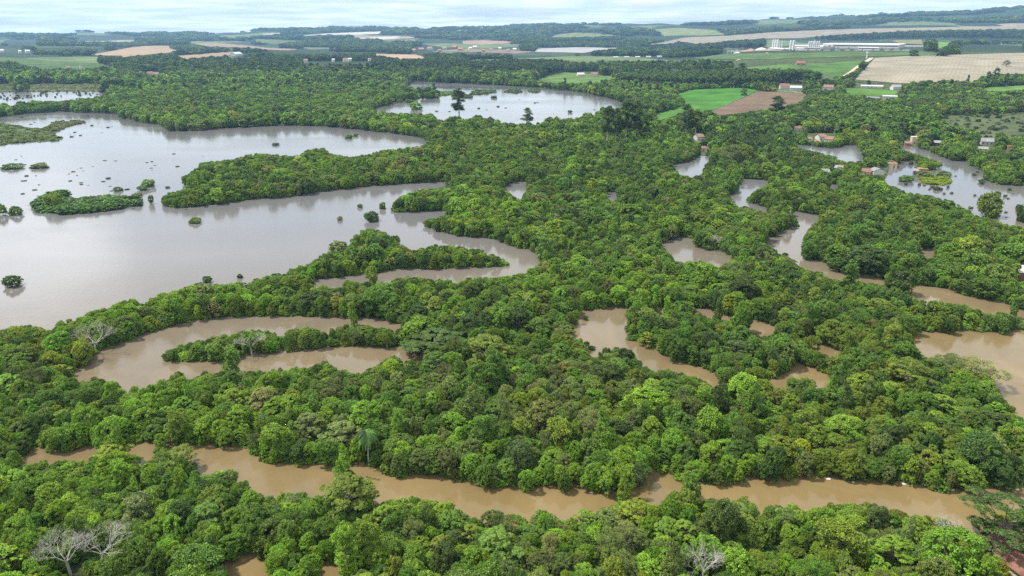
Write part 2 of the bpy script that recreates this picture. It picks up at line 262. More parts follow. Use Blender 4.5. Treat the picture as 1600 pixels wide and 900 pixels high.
# ------------------------------------------------------------------ mesh helpers
def tag(o, label=None, cat=None, group=None, kind=None):
    if label: o['label'] = label
    if cat: o['category'] = cat
    if group: o['group'] = group
    if kind: o['kind'] = kind
    return o
def mesh_np(name, V, F, mats, midx=None, attrs=None, smooth=False):
    """V (n,3); F list/array of equal-length faces or list of arrays"""
    me = bpy.data.meshes.new(name)
    if isinstance(F, np.ndarray): F = [F]
    tot = sum(len(f) for f in F); loops = np.concatenate([f.ravel() for f in F]) if tot else np.zeros(0, int)
    sizes = np.concatenate([np.full(len(f), f.shape[1]) for f in F]) if tot else np.zeros(0, int)
    me.vertices.add(len(V)); me.vertices.foreach_set('co', np.asarray(V, np.float32).ravel())
    me.loops.add(len(loops)); me.loops.foreach_set('vertex_index', loops.astype(np.int32))
    me.polygons.add(tot)
    st = np.concatenate([[0], np.cumsum(sizes)[:-1]]) if tot else sizes
    me.polygons.foreach_set('loop_start', st.astype(np.int32))
    if midx is not None: me.polygons.foreach_set('material_index', midx.astype(np.int32))
    if smooth: me.polygons.foreach_set('use_smooth', np.ones(tot, bool))
    for m in mats: me.materials.append(m)
    if attrs:
        for k, v in attrs.items():
            a = me.attributes.new(k, 'FLOAT', 'POINT'); a.data.foreach_set('value', np.asarray(v, np.float32))
    me.update(calc_edges=True); me.validate()
    return me
def link(name, me, parent=None, loc=None, rz=0):
    o = bpy.data.objects.new(name, me); COL.objects.link(o)
    if parent is not None: o.parent = parent
    if loc is not None: o.location = loc
    o.rotation_euler = (0, 0, rz)
    return o
class MB:
    def __init__(s): s.v = []; s.f = []
    def box(s, x0, x1, y0, y1, z0, z1):
        n = len(s.v); s.v += [(x, y, z) for z in (z0, z1) for y in (y0, y1) for x in (x0, x1)]
        s.f += [tuple(n + i for i in q) for q in ((0,2,3,1),(4,5,7,6),(0,1,5,4),(2,6,7,3),(0,4,6,2),(1,3,7,5))]; return s
    def poly(s, pts):
        n = len(s.v); s.v += list(pts); s.f.append(tuple(range(n, n + len(pts)))); return s
    def tube(s, a, b, r0, r1, k=6, cap=True):
        a, b = Vector(a), Vector(b); d = (b - a)
        if d.length < 1e-6: return s
        d.normalize(); u = d.orthogonal().normalized(); w_ = d.cross(u); n = len(s.v)
        for c, r in ((a, r0), (b, r1)):
            for i in range(k):
                t = 2 * math.pi * i / k; s.v.append(tuple(c + u * math.cos(t) * r + w_ * math.sin(t) * r))
        for i in range(k): s.f.append((n + i, n + (i+1) % k, n + k + (i+1) % k, n + k + i))
        if cap: s.f.append(tuple(n + k + i for i in range(k))); s.f.append(tuple(n + i for i in reversed(range(k))))
        return s
    def prism(s, prof, y0, y1):      # profile in x,z swept along y
        n = len(s.v); k = len(prof)
        s.v += [(x, y0, z) for x, z in prof] + [(x, y1, z) for x, z in prof]
        s.f.append(tuple(range(n, n + k))); s.f.append(tuple(n + k + i for i in reversed(range(k))))
        for i in range(k): s.f.append((n + i, n + k + i, n + k + (i+1) % k, n + (i+1) % k))
        return s
    def mesh(s, name, m):
        me = bpy.data.meshes.new(name); me.from_pydata([tuple(v) for v in s.v], [], s.f); me.materials.append(m)
        bm = bmesh.new(); bm.from_mesh(me); bmesh.ops.recalc_face_normals(bm, faces=bm.faces); bm.to_mesh(me); bm.free()
        return me
    def build(s, name, m, parent=None, loc=None, rz=0): return link(name, s.mesh(name, m), parent, loc, rz)
def empty(name, loc, rz=0):
    o = bpy.data.objects.new(name, None); COL.objects.link(o); o.location = loc; o.rotation_euler = (0, 0, rz); o.empty_display_size = 1; return o

# ------------------------------------------------------------------ ground sheet and water sheet
az = np.concatenate([np.arange(-180, -46, 4.0), np.arange(-46, 46.01, 0.13), np.arange(50, 180, 4.0)])
dist = np.concatenate([[0.5], np.geomspace(25, 90, 20), np.geomspace(92, 420, 380), np.geomspace(423, 13500, 360)])
A, D = np.meshgrid(np.radians(az), dist)
gx = np.sin(A) * D; gy = np.cos(A) * D
gz = terrain(gx, gy)
ppx, ppy = project(gx, gy, gz)
front = gy > 20
wmask = np.zeros(D.shape, bool)
for ox, oy in ((0, 0), (-5, 0), (5, 0), (0, 4), (0, -4), (4, 3), (-4, 3), (0, -9), (0, -14), (-5, -10), (5, -10)):
    kk = np.clip(250 / np.maximum(D, 1), 0.25, 1.6); wmask |= look(wat, ppx + ox * kk, ppy + oy * kk)
wmask &= front & (D < 2600) & ~look(mar, ppx, ppy)
flat = ss(1900, 1200, D) * 0 + np.where(gz < 1.5, 1, 0)
gz = np.where(wmask, -1.6, gz + np.where(D < 3000, 0.35, 0.35))
na, nd = len(az), len(dist)
idx = np.arange(nd * na).reshape(nd, na)
i00 = idx[:-1, :]; i01 = np.roll(idx, -1, 1)[:-1, :]; i10 = idx[1:, :]; i11 = np.roll(idx, -1, 1)[1:, :]
F = np.stack([i00.ravel(), i10.ravel(), i11.ravel(), i01.ravel()], 1)
def ground_material():
    m, t, b, o = mat('ground')
    g = N(t, 'ShaderNodeNewGeometry'); pos = g.outputs['Position']
    n1 = N(t, 'ShaderNodeTexNoise', i_Scale=0.15, i_Detail=6.0); L(t, pos, n1.inputs['Vector'])
    r1 = N(t, 'ShaderNodeValToRGB'); L(t, n1.outputs[0], r1.inputs[0])
    r1.color_ramp.elements[0].position = 0.38; r1.color_ramp.elements[0].color = (0.035, 0.045, 0.018, 1)
    r1.color_ramp.elements[1].position = 0.68; r1.color_ramp.elements[1].color = (0.085, 0.11, 0.035, 1)
    # farmland further out: irregular parcels
    mp = N(t, 'ShaderNodeMapping'); mp.inputs['Scale'].default_value = (0.0021, 0.0012, 0.0); L(t, pos, mp.inputs[0])
    nw = N(t, 'ShaderNodeTexNoise', i_Scale=1.2, i_Detail=2.0); L(t, mp.outputs[0], nw.inputs['Vector'])
    ad = N(t, 'ShaderNodeVectorMath', operation='MULTIPLY_ADD'); ad.inputs[1].default_value = (0.5, 0.5, 0); L(t, nw.outputs['Color'], ad.inputs[0]); L(t, mp.outputs[0], ad.inputs[2])
    vo = N(t, 'ShaderNodeTexVoronoi', i_Scale=1.0); L(t, ad.outputs[0], vo.inputs['Vector'])
    sp_ = N(t, 'ShaderNodeSeparateColor'); L(t, vo.outputs['Color'], sp_.inputs[0])
    r2 = N(t, 'ShaderNodeValToRGB'); L(t, sp_.outputs[0], r2.inputs[0]); r2.color_ramp.interpolation = 'CONSTANT'
    e = r2.color_ramp.elements; e[0].color = (0.016, 0.030, 0.014, 1); e[1].position = 0.40; e[1].color = (0.035, 0.055, 0.022, 1)
    for p, c in ((0.55, (0.022, 0.040, 0.018)), (0.68, (0.09, 0.12, 0.045)), (0.87, (0.22, 0.18, 0.12)), (0.92, (0.025, 0.045, 0.02))):
        q = e.new(p); q.color = (*c, 1)
    ln = N(t, 'ShaderNodeVectorMath', operation='LENGTH'); L(t, pos, ln.inputs[0])
    mr = N(t, 'ShaderNodeMapRange', i_From_Min=1500.0, i_From_Max=2600.0); L(t, ln.outputs['Value'], mr.inputs[0])
    mx = N(t, 'ShaderNodeMix', data_type='RGBA'); L(t, mr.outputs[0], mx.inputs[0]); L(t, r1.outputs[0], mx.inputs[6]); L(t, r2.outputs[0], mx.inputs[7])
    n3 = N(t, 'ShaderNodeTexNoise', i_Scale=0.012, i_Detail=8.0); L(t, pos, n3.inputs['Vector'])
    m3 = N(t, 'ShaderNodeMapRange', i_From_Min=0.3, i_From_Max=0.7, i_To_Min=0.6, i_To_Max=1.4); L(t, n3.outputs[0], m3.inputs[0])
    s3 = N(t, 'ShaderNodeVectorMath', operation='SCALE'); L(t, mx.outputs[2], s3.inputs[0]); L(t, m3.outputs[0], s3.inputs['Scale'])
    L(t, s3.outputs[0], b.inputs['Base Color']); b.inputs['Roughness'].default_value = 0.95; b.inputs['Specular IOR Level'].default_value = 0.1
    return m
go = link('ground', mesh_np('ground', np.stack([gx.ravel(), gy.ravel(), gz.ravel()], 1), F, [ground_material()], smooth=True)); tag(go, kind='structure')

def water_material():
    m, t, b, o = mat('muddy_water')
    g = N(t, 'ShaderNodeNewGeometry'); pos = g.outputs['Position']
    n1 = N(t, 'ShaderNodeTexNoise', i_Scale=0.035, i_Detail=9.0, i_Distortion=1.2, i_Roughness=0.62); L(t, pos, n1.inputs['Vector'])
    r1 = N(t, 'ShaderNodeValToRGB'); L(t, n1.outputs[0], r1.inputs[0])
    r1.color_ramp.elements[0].position = 0.3; r1.color_ramp.elements[0].color = (0.120, 0.086, 0.034, 1)
    r1.color_ramp.elements[1].position = 0.7; r1.color_ramp.elements[1].color = (0.185, 0.131, 0.060, 1)
    # grey sky reflection mixed into the far lakes' base colour, the river carries silt
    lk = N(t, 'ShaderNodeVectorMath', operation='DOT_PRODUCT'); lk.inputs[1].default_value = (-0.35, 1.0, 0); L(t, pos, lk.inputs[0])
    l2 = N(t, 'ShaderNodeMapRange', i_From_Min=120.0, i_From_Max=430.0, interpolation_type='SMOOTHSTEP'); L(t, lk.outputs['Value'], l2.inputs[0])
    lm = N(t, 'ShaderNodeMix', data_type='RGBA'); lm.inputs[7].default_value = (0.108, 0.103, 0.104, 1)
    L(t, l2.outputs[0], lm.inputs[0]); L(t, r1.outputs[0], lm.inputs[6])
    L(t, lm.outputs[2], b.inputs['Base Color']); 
    rv = N(t, 'ShaderNodeMapping'); rv.inputs['Scale'].default_value = (0.006, 0.014, 1); L(t, pos, rv.inputs[0])
    rn = N(t, 'ShaderNodeTexNoise', i_Scale=1.0, i_Detail=5.0, i_Distortion=0.8); L(t, rv.outputs[0], rn.inputs['Vector'])
    rr = N(t, 'ShaderNodeMapRange', i_From_Min=0.35, i_From_Max=0.65, i_To_Min=0.06, i_To_Max=0.19); L(t, rn.outputs[0], rr.inputs[0]); L(t, rr.outputs[0], b.inputs['Roughness'])
    b.inputs['IOR'].default_value = 1.33
    b.inputs['Specular IOR Level'].default_value = 0.5
    mp = N(t, 'ShaderNodeMapping'); mp.inputs['Scale'].default_value = (0.7, 0.35, 1); L(t, pos, mp.inputs[0])
    n2 = N(t, 'ShaderNodeTexNoise', i_Scale=1.0, i_Detail=3.0); L(t, mp.outputs[0], n2.inputs['Vector'])
    bp = N(t, 'ShaderNodeBump', i_Strength=0.5, i_Distance=0.06); L(t, n2.outputs[0], bp.inputs['Height']); L(t, bp.outputs[0], b.inputs['Normal'])
    return m
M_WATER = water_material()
wa = np.radians(np.linspace(-75, 75, 60)); wr = np.array([20, 200, 600, 1200, 1900.0])
WA, WR = np.meshgrid(wa, wr); ii = np.arange(WA.size).reshape(WA.shape)
FW = np.stack([ii[:-1, :-1].ravel(), ii[1:, :-1].ravel(), ii[1:, 1:].ravel(), ii[:-1, 1:].ravel()], 1)
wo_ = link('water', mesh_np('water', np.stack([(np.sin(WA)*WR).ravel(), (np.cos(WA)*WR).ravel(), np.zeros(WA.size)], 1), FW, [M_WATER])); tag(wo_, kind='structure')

# fields draped on the terrain
def drape(name, poly, m, lift=1.0, step=None):
    P = np.array(poly, float); y0, y1 = P[:, 1].min(), P[:, 1].max()
    rows = np.linspace(y0 + 0.02, y1 - 0.02, max(5, int((y1 - y0) / (step or 0.7))))
    V = []; Fq = []; prev = None; K = 17
    for yc in rows:
        a = P; b = np.roll(P, -1, 0); c = (a[:, 1] <= yc) != (b[:, 1] <= yc)
        xs = np.sort(a[c, 0] + (yc - a[c, 1]) / (b[c, 1] - a[c, 1]) * (b[c, 0] - a[c, 0]))
        if len(xs) < 2: prev = None; continue
        xx = np.linspace(xs[0], xs[-1], K); pts = unproject(xx, np.full(K, yc)); n = len(V)
        pts[:, 2] += lift; V += list(map(tuple, pts))
        if prev is not None:
            Fq += [(prev + k, prev + k + 1, n + k + 1, n + k) for k in range(K - 1)]
        prev = n
    return tag(link(name, mesh_np(name, np.array(V), np.array(Fq), [m], smooth=True)), kind='structure')
def field_mat(name, c, kind):
    c = np.array(c)
    m, t, b, o = mat(name)
    g = N(t, 'ShaderNodeNewGeometry'); pos = g.outputs['Position']
    n1 = N(t, 'ShaderNodeTexNoise', i_Scale=0.02, i_Detail=8.0, i_Roughness=0.6); L(t, pos, n1.inputs['Vector'])
    r = N(t, 'ShaderNodeValToRGB'); L(t, n1.outputs[0], r.inputs[0])
    k0, k1 = (0.6, 1.25) if kind == 'pasture' else (0.76, 1.14)
    r.color_ramp.elements[0].position = 0.35; r.color_ramp.elements[0].color = (*(c * k0), 1)
    r.color_ramp.elements[1].position = 0.68; r.color_ramp.elements[1].color = (*(c * k1), 1)
    out = r.outputs[0]
    if kind == 'ploughed_field' or kind == 'covered_beds':
        mp = N(t, 'ShaderNodeMapping'); mp.inputs['Rotation'].default_value = (0, 0, 0.55); L(t, pos, mp.inputs[0])
        wv = N(t, 'ShaderNodeTexWave', i_Scale=0.045, i_Distortion=4.0, i_Detail=3.0); L(t, mp.outputs[0], wv.inputs['Vector'])
        mr = N(t, 'ShaderNodeMapRange', i_To_Min=0.93, i_To_Max=1.05); L(t, wv.outputs['Fac'], mr.inputs[0])
        sc = N(t, 'ShaderNodeVectorMath', operation='SCALE'); L(t, out, sc.inputs[0]); L(t, mr.outputs[0], sc.inputs['Scale']); out = sc.outputs[0]
    L(t, out, b.inputs['Base Color']); b.inputs['Roughness'].default_value = 0.95; b.inputs['Specular IOR Level'].default_value = 0.1
    return m
for n, c, p in FIELDS: drape(n, p, field_mat(n, tuple(v * (0.62 if c[0] < .45 else .5) for v in c), n), lift=0.9)
for q in MARSH: drape('marsh', q[0], field_mat('marsh', tuple(0.42 * v for v in q[1]), 'pasture'), lift=0.25)
drape('scrubland', SCRUB, field_mat('scrubland', (0.066, 0.082, 0.034), 'pasture'), lift=0.5)
def track(pts, wid):
    M_ = field_mat('dirt_track', (0.42, 0.34, 0.25), 'x')
    G = [at(*p) for p in pts]; mb = MB(); Ls = []
    for i, g in enumerate(G):
        a = G[max(i-1, 0)]; b = G[min(i+1, len(G)-1)]; d = (b - a).to_2d().normalized(); nrm = Vector((-d.y, d.x, 0))
        Ls.append((g + nrm * wid / 2, g - nrm * wid / 2))
    V = [tuple((x.x, x.y, float(terrain(x.x, x.y)) + 1.1)) for q in Ls for x in q]
    Fq = np.array([(2*i, 2*i+1, 2*i+3, 2*i+2) for i in range(len(G)-1)])
    tag(link('dirt_track', mesh_np('dirt_track', np.array(V), Fq, [M_])), kind='structure')
track([(1302,131),(1312,124),(1325,117),(1337,108),(1348,100),(1358,94),(1362,91)], 9)
track([(1222,186),(1238,180),(1252,174),(1262,168),(1272,160),(1276,155)], 5)
track([(1083,96),(1150,95),(1200,82.6),(1260,81.6),(1330,81),(1420,80)], 8)
#PART2
# ------------------------------------------------------------------ tree kinds
def unit(v): return v / np.maximum(np.linalg.norm(v, axis=-1, keepdims=True), 1e-6)
def leaves(cl, n, size, rg, up=0.5, spread=1.0, jit=0.75, down=0.25):
    """cl: array of clumps (x,y,z,rx,rz); n leaf sprays laid over the clumps"""
    wgt = cl[:, 3] ** 2; ci = rg.choice(len(cl), n, p=wgt / wgt.sum())
    d = unit(rg.normal(size=(n, 3))); flip = (d[:, 2] < 0) & (rg.random(n) > down); d[flip, 2] *= -1
    rad = 0.55 + 0.65 * rg.random(n); rad = np.where(rg.random(n) < 0.10, rad * 1.55, rad)
    c = cl[ci]; p = c[:, :3] + d * rad[:, None] * np.stack([c[:, 3], c[:, 3], c[:, 4]], 1) * spread
    nrm = unit(d * 0.75 + np.array([0, 0, up]) + rg.normal(size=(n, 3)) * jit)
    t = unit(np.cross(nrm, rg.normal(size=(n, 3)))); b = np.cross(nrm, t)
    s = size * (0.6 + 0.8 * rg.random(n))[:, None]
    V = np.stack([p + t * s * 0.5, p + b * s * 0.32 + nrm * s * 0.06, p - t * s * 0.5, p - b * s * 0.32 + nrm * s * 0.06], 1).reshape(-1, 3)
    F = np.arange(4 * n).reshape(n, 4)
    csh = rg.random(len(cl)) * 0.5
    sh = np.clip(csh[ci] + 0.5 * rg.random(n), 0, 1)
    return V, F, np.repeat(sh, 4)
def on_lobes(lobes, k, cr, rg, flat=0.8, zmin=0.2, low=-0.35):
    """small clumps spread over the outside of a few big lobes (x,y,z,rx,rz)"""
    out = []; lob = np.array(lobes)
    wgt = lob[:, 3] ** 2; wgt = wgt / wgt.sum()
    for _ in range(k * 4):
        l = lob[rg.choice(len(lob), p=wgt)]; d = unit(rg.normal(size=3))
        if d[2] < low: d[2] *= -1
        p = l[:3] + d * np.array([l[3], l[3], l[4]])
        q = (p - lob[:, :3]) / np.stack([lob[:, 3], lob[:, 3], lob[:, 4]], 1)
        if (np.linalg.norm(q, axis=1) < 0.86).any() or p[2] < zmin: continue
        r = cr * rg.uniform(0.7, 1.3); out.append((*p, r, r * flat))
        if len(out) >= k: break
    return np.array(out)
LODN = [1.0, 0.30, 0.085, 0.028]
LODS = [1.0, 1.75, 3.1, 5.2]
def kind_round(rg, R0=4.2, H=9.0, skirt=True):
    lobes = [(0, 0, H - 3.0, R0 * 0.62, 2.7)]
    for k in range(7):
        a = k * 0.9 + rg.uniform(0, .8); r = R0 * rg.uniform(0.38, 0.66)
        lobes.append((math.cos(a) * r, math.sin(a) * r, H - rg.uniform(2.6, 5.2), R0 * rg.uniform(0.36, 0.52), rg.uniform(1.5, 2.3)))
    if skirt:
        for k in range(6):
            a = k * 1.05 + rg.uniform(0, .7); r = R0 * rg.uniform(0.5, 0.78)
            lobes.append((math.cos(a) * r, math.sin(a) * r, rg.uniform(1.2, 3.4), R0 * rg.uniform(0.26, 0.4), rg.uniform(1.1, 2.0)))
    return lobes
def proto_geo(kind, seed, lod):
    rg = np.random.default_rng(seed); rl = np.random.default_rng(seed * 31 + lod)
    nf, sf = 1.9 * LODN[lod], 0.74 * LODS[lod]; limbs = []; H = 9.0
    if kind == 'round':
        lobes = kind_round(rg); cl = on_lobes(lobes, 240, 0.50, rg)
        V, F, S = leaves(cl, int(9500 * nf), 0.46 * sf, rl); limbs = [(l[:3], .12) for l in lobes[:8]]; tr = 0.26
    elif kind == 'dense':
        lobes = kind_round(rg, 3.6, 8.0); cl = on_lobes(lobes, 260, 0.40, rg)
        V, F, S = leaves(cl, int(9500 * nf), 0.38 * sf, rl, up=0.35); limbs = [(l[:3], .12) for l in lobes[:8]]; tr = 0.22; H = 8
    elif kind == 'umbrella':
        H = 9.0; lobes = [(0, 0, H - 1.7, 2.6, 1.1)]
        for k in range(11):
            a = k * 2.4 + rg.uniform(0, .6); r = 5.2 * math.sqrt((k + 1) / 11.5) * rg.uniform(0.85, 1.05)
            lobes.append((math.cos(a) * r, math.sin(a) * r, H - 1.9 - 0.085 * r * r + rg.uniform(-.5, .5), rg.uniform(1.0, 1.7), rg.uniform(0.5, 0.95)))
        for k in range(9):
            a = k * 1.05 + rg.uniform(0, .9); r = rg.uniform(2.5, 5.0)
            lobes.append((math.cos(a) * r, math.sin(a) * r, rg.uniform(1.0, 4.6), rg.uniform(0.9, 1.6), rg.uniform(0.6, 1.1)))
        cl = on_lobes(lobes, 300, 0.46, rg, flat=0.45, low=-0.1)
        V, F, S = leaves(cl, int(9500 * nf), 0.40 * sf, rl, up=1.4, jit=0.4, down=0.1); limbs = [((l[0], l[1], l[2] - .3), .13) for l in lobes[:12]]; tr = 0.32
    elif kind == 'column':
        H = 10.5; lobes = []
        for k in range(12):
            z = 1.0 + k * 0.78; r = 1.5 * (1 - 0.45 * k / 12); a = rg.uniform(0, 6.3)
            lobes.append((math.cos(a) * 1.0, math.sin(a) * 1.0, z, r * rg.uniform(0.9, 1.35), rg.uniform(0.9, 1.4)))
        cl = on_lobes(lobes, 220, 0.38, rg, flat=1.1)
        V, F, S = leaves(cl, int(8000 * nf), 0.36 * sf, rl, up=0.25); limbs = [(l[:3], .1) for l in lobes[4:]]; tr = 0.2
    elif kind == 'feather':
        H = 9.0; lobes = []
        for k in range(10):
            a = k * 2.4; r = 3.7 * math.sqrt(k / 10) * rg.uniform(0.9, 1.1)
            lobes.append((math.cos(a) * r, math.sin(a) * r, H - 1.5 - 0.16 * r * r + rg.uniform(-.6, .5), rg.uniform(0.9, 1.5), rg.uniform(0.8, 1.3)))
        cl = on_lobes(lobes, 200, 0.45, rg, flat=0.7)
        V, F, S = leaves(cl, int(5200 * nf), 0.27 * sf, rl, up=0.5, jit=0.8); limbs = [(l[:3], .10) for l in lobes]; tr = 0.17
        V2, F2, S2 = leaves(np.array([(math.cos(q) * 1.8, math.sin(q) * 1.8, 1.6 + (q % 1.7), 1.2, 1.4) for q in range(8)], float), int(1400 * nf), 0.32 * sf, rl); F = np.concatenate([F, F2 + len(V)]); V = np.concatenate([V, V2]); S = np.concatenate([S, S2])
    elif kind == 'bush':
        H = 3.0; lobes = [(0, 0, 1.3, 1.3, 1.2)]
        for k in range(6):
            a = k * 1.05 + rg.uniform(0, .7); lobes.append((math.cos(a) * 1.25, math.sin(a) * 1.25, rg.uniform(0.5, 1.5), rg.uniform(.7, 1.05), rg.uniform(.6, 1.0)))
        cl = on_lobes(lobes, 110, 0.34, rg, zmin=-0.2, low=-0.95)
        V, F, S = leaves(cl, int(3000 * nf), 0.36 * sf, rl, up=0.5); limbs = [(l[:3], .05) for l in lobes]; tr = 0.08
    elif kind == 'tall':      # eucalyptus
        H = 26.0; lobes = []
        for k in range(16):
            z = 9 + k * 1.1; a = rg.uniform(0, 6.3); r = rg.uniform(0.4, 2.4) * (1 - 0.5 * (k / 16))
            lobes.append((math.cos(a) * r, math.sin(a) * r, z, rg.uniform(1.1, 2.0) * (1 - 0.3 * k / 16), rg.uniform(1.0, 1.7)))
        cl = on_lobes(lobes, 120, 0.8, rg, flat=1.1)
        V, F, S = leaves(cl, int(8000 * nf), 0.55 * sf, rl, up=0.3); limbs = [(l[:3], .14) for l in lobes]; tr = 0.35
    if lod < 2:
        mb = MB(); top = Vector((0, 0, H * 0.62)); bz = Vector((rg.uniform(-.3, .3), rg.uniform(-.3, .3), H * 0.32))
        k = 7 if lod == 0 else 5
        mb.tube((0, 0, -1.5), bz, tr * 1.25, tr * 0.9, k); mb.tube(bz, top, tr * 0.9, tr * 0.45, k)
        for p, r in limbs:
            p = Vector(p); f = min(max(p.z / H - 0.25, 0.15), 0.6); s = (bz.lerp(top, max(f - 0.15, 0) / 0.5))
            mid = s.lerp(p, 0.5) + Vector((0, 0, -0.06 * (p - s).length)); mb.tube(s, mid, r, r * .7, 5 if lod == 0 else 4, False); mb.tube(mid, p, r * .7, r * .2, 4, False)
            if kind == 'feather' and lod == 0:
                for j in range(4):
                    e = p + Vector(rg.normal(size=3)) * 0.9; mb.tube(mid.lerp(p, rg.uniform(0.2, .9)), e, r * .4, r * .12, 4, False)
    else:
        mb = MB(); mb.tube((0, 0, -1), (0, 0, H * 0.6), tr * 1.3, tr * 0.6, 4, False)
    return V, F, S, mb
KINDS = [('round', 11), ('round', 12), ('round', 13), ('dense', 21), ('dense', 22), ('dense', 23), ('umbrella', 31), ('umbrella', 32), ('umbrella', 33),
         ('column', 41), ('column', 42), ('feather', 51), ('feather', 52), ('bush', 61), ('bush', 62), ('bush', 63), ('tall', 71), ('tall', 72)]
NK = len(KINDS)
KR = {'round': 4.4, 'dense': 3.9, 'umbrella': 6.2, 'column': 2.6, 'feather': 4.2, 'bush': 2.3, 'tall': 3.4}
KH = {'round': 9.2, 'dense': 8.3, 'umbrella': 9.0, 'column': 10.8, 'feather': 9.2, 'bush': 2.9, 'tall': 27}
pool = bpy.data.collections.new('tree_kinds')      # not linked to the scene: only the woods use it
CROWN = {}; TRUNK = {}
for lod in range(4):
    for i, (k, s) in enumerate(KINDS):
        V, F, S, mb = proto_geo(k, s, lod)
        bark = M_PALE if s in (52, 71, 72) else M_BARK
        if lod == 0:
            CROWN[i] = mesh_np('crown', V, F, [M_LEAF], attrs={'shade': S}); TRUNK[i] = mb.mesh('trunk', bark)
        # joined for the woods
        tv = np.array(mb.v); f4 = np.array([f for f in mb.f if len(f) == 4], int).reshape(-1, 4) + len(V)
        me = mesh_np('wood_tree', np.concatenate([V, tv]), [F, f4], [M_LEAF, bark],
                     midx=np.concatenate([np.zeros(len(F)), np.ones(len(f4))]), attrs={'shade': np.concatenate([S, np.full(len(tv), .5)])})
        o = bpy.data.objects.new(f'wood_tree.{lod * NK + i:03d}', me); pool.objects.link(o)

# ------------------------------------------------------------------ where every tree stands
PAL = {  # name: colour
 'bright': (0.125, 0.270, 0.018), 'mid': (0.074, 0.172, 0.020), 'dark': (0.036, 0.088, 0.018), 'olive': (0.118, 0.195, 0.014), 'grey': (0.115, 0.182, 0.058),
 'yellow': (0.180, 0.275, 0.013), 'brown': (0.094, 0.140, 0.040), 'lime': (0.158, 0.315, 0.015), 'pale': (0.190, 0.230, 0.095)}
PN = list(PAL); PC = np.array([PAL[k] for k in PN]); PC = (0.74 * PC + 0.26 * np.array([0.100, 0.195, 0.026])) * np.array([1.32, 1.13, 1.02]) + np.array([0.004, 0, 0.010])
HINT = [  # x, y, radius (photo pixels), weights
 (60, 520, 150, {'yellow': 4, 'bright': 3, 'brown': 1}), (200, 490, 80, {'yellow': 3, 'lime': 3, 'bright': 3}), (330, 460, 90, {'bright': 4, 'lime': 3}),
 (630, 680, 150, {'grey': 4, 'mid': 3, 'bright': 2, 'brown': 1}), (880, 650, 90, {'olive': 4, 'yellow': 1, 'grey': 3}), (1350, 640, 190, {'olive': 5, 'mid': 2}),
 (1050, 700, 140, {'bright': 4, 'mid': 3, 'dark': 2}), (1100, 540, 110, {'dark': 4, 'mid': 4, 'grey': 1}), (1050, 440, 160, {'bright': 4, 'mid': 3, 'grey': 1}),
 (200, 800, 260, {'bright': 5, 'lime': 2, 'mid': 3}), (60, 880, 110, {'lime': 4, 'yellow': 2, 'bright': 2}), (650, 830, 150, {'bright': 4, 'mid': 3, 'olive': 1}), (900, 860, 150, {'bright': 3, 'grey': 3, 'olive': 2}),
 (1250, 850, 180, {'mid': 4, 'bright': 4, 'olive': 2, 'grey': 1}), (1450, 870, 100, {'bright': 3, 'grey': 2, 'yellow': 2}), (700, 270, 120, {'mid': 4, 'olive': 2}), (760, 355, 70, {'lime': 5, 'bright': 4}), (620, 245, 45, {'lime': 3, 'pale': 1}),
 (400, 160, 230, {'mid': 4, 'dark': 2, 'bright': 1}), (150, 135, 120, {'bright': 2, 'mid': 2}), (1400, 150, 220, {'dark': 6, 'mid': 1, 'brown': 1}), (1150, 215, 120, {'dark': 6, 'mid': 2}), (1000, 190, 60, {'dark': 5, 'mid': 1}),
 (600, 120, 300, {'dark': 5, 'mid': 1}), (1400, 340, 200, {'mid': 4, 'dark': 2, 'olive': 2}), (1350, 410, 60, {'dark': 5}), (1000, 330, 170, {'mid': 4, 'dark': 2, 'bright': 1}), (550, 530, 130, {'mid': 4, 'dark': 2, 'olive': 1}), (1000, 90, 700, {'dark': 6, 'mid': 1}), (200, 100, 500, {'dark': 6, 'mid': 1})]
BASEW = {'bright': 4.5, 'mid': 4, 'dark': 1.6, 'olive': 1.3, 'grey': 1.1, 'yellow': 0.4, 'brown': 0.15, 'lime': 0.5, 'pale': 0.2}
def noise2(x, y, s, seed):
    q = np.random.default_rng(seed).uniform(-1, 1, (6, 3)); v = 0
    for a, b, c in q: v = v + np.sin(x / s * a * 3 + y / s * b * 3 + c * 7)
    return v / 6
def colours(px, py, x, y, rg):
    n = len(px); W = np.tile(np.array([BASEW[k] for k in PN], float), (n, 1)) * 0.55
    for hx, hy, hr, d in HINT:
        f = np.exp(-(((px - hx) / hr) ** 2 + ((py - hy) / (hr * 0.7 if hy > 200 else 35)) ** 2) * 1.4)
        for k, v in d.items(): W[:, PN.index(k)] += v * f * 2.8
    # trees of one kind stand together
    for i in range(len(PN)): W[:, i] *= np.exp(1.6 * noise2(x, y, 60, 100 + i) + 1.6 * noise2(x, y, 19, 200 + i))
    c = np.cumsum(W, 1); u = rg.random(n)[:, None] * c[:, -1:]
    return (u > c).sum(1)
def silhouette_ok(x, y, z, r, h, allow=False):
    px, py = project(x, y, z); bad = look(wat, px, py) | look(fld, px, py)
    dn = np.hypot(x, y); ux, uy = y / dn, -x / dn            # sideways
    for du, zf, dr in ((0, .95, 0), (-.8, .6, 0), (.8, .6, 0), (-.5, .85, 0), (.5, .85, 0), (0, 0.05, -.6), (-.5, .1, -.3), (.5, .1, -.3), (0, .8, .5), (-.55, .3, 0), (.55, .3, 0), (0, 1.07, 0), (-.98, .68, 0), (.98, .68, 0), (0, .15, -1.0), (-.6, .15, -.8), (.6, .15, -.8)):
        qx = x + ux * du * r + x / dn * dr * r; qy = y + uy * du * r + y / dn * dr * r
        a, b = project(qx, qy, z + h * zf); bad |= look(wat, a, b) | look(fld, a, b)
    return ~bad
P = []     # rows: x,y,z, kind index, scale, height scale, colour index, rot
cell = {}; CS = 4.0
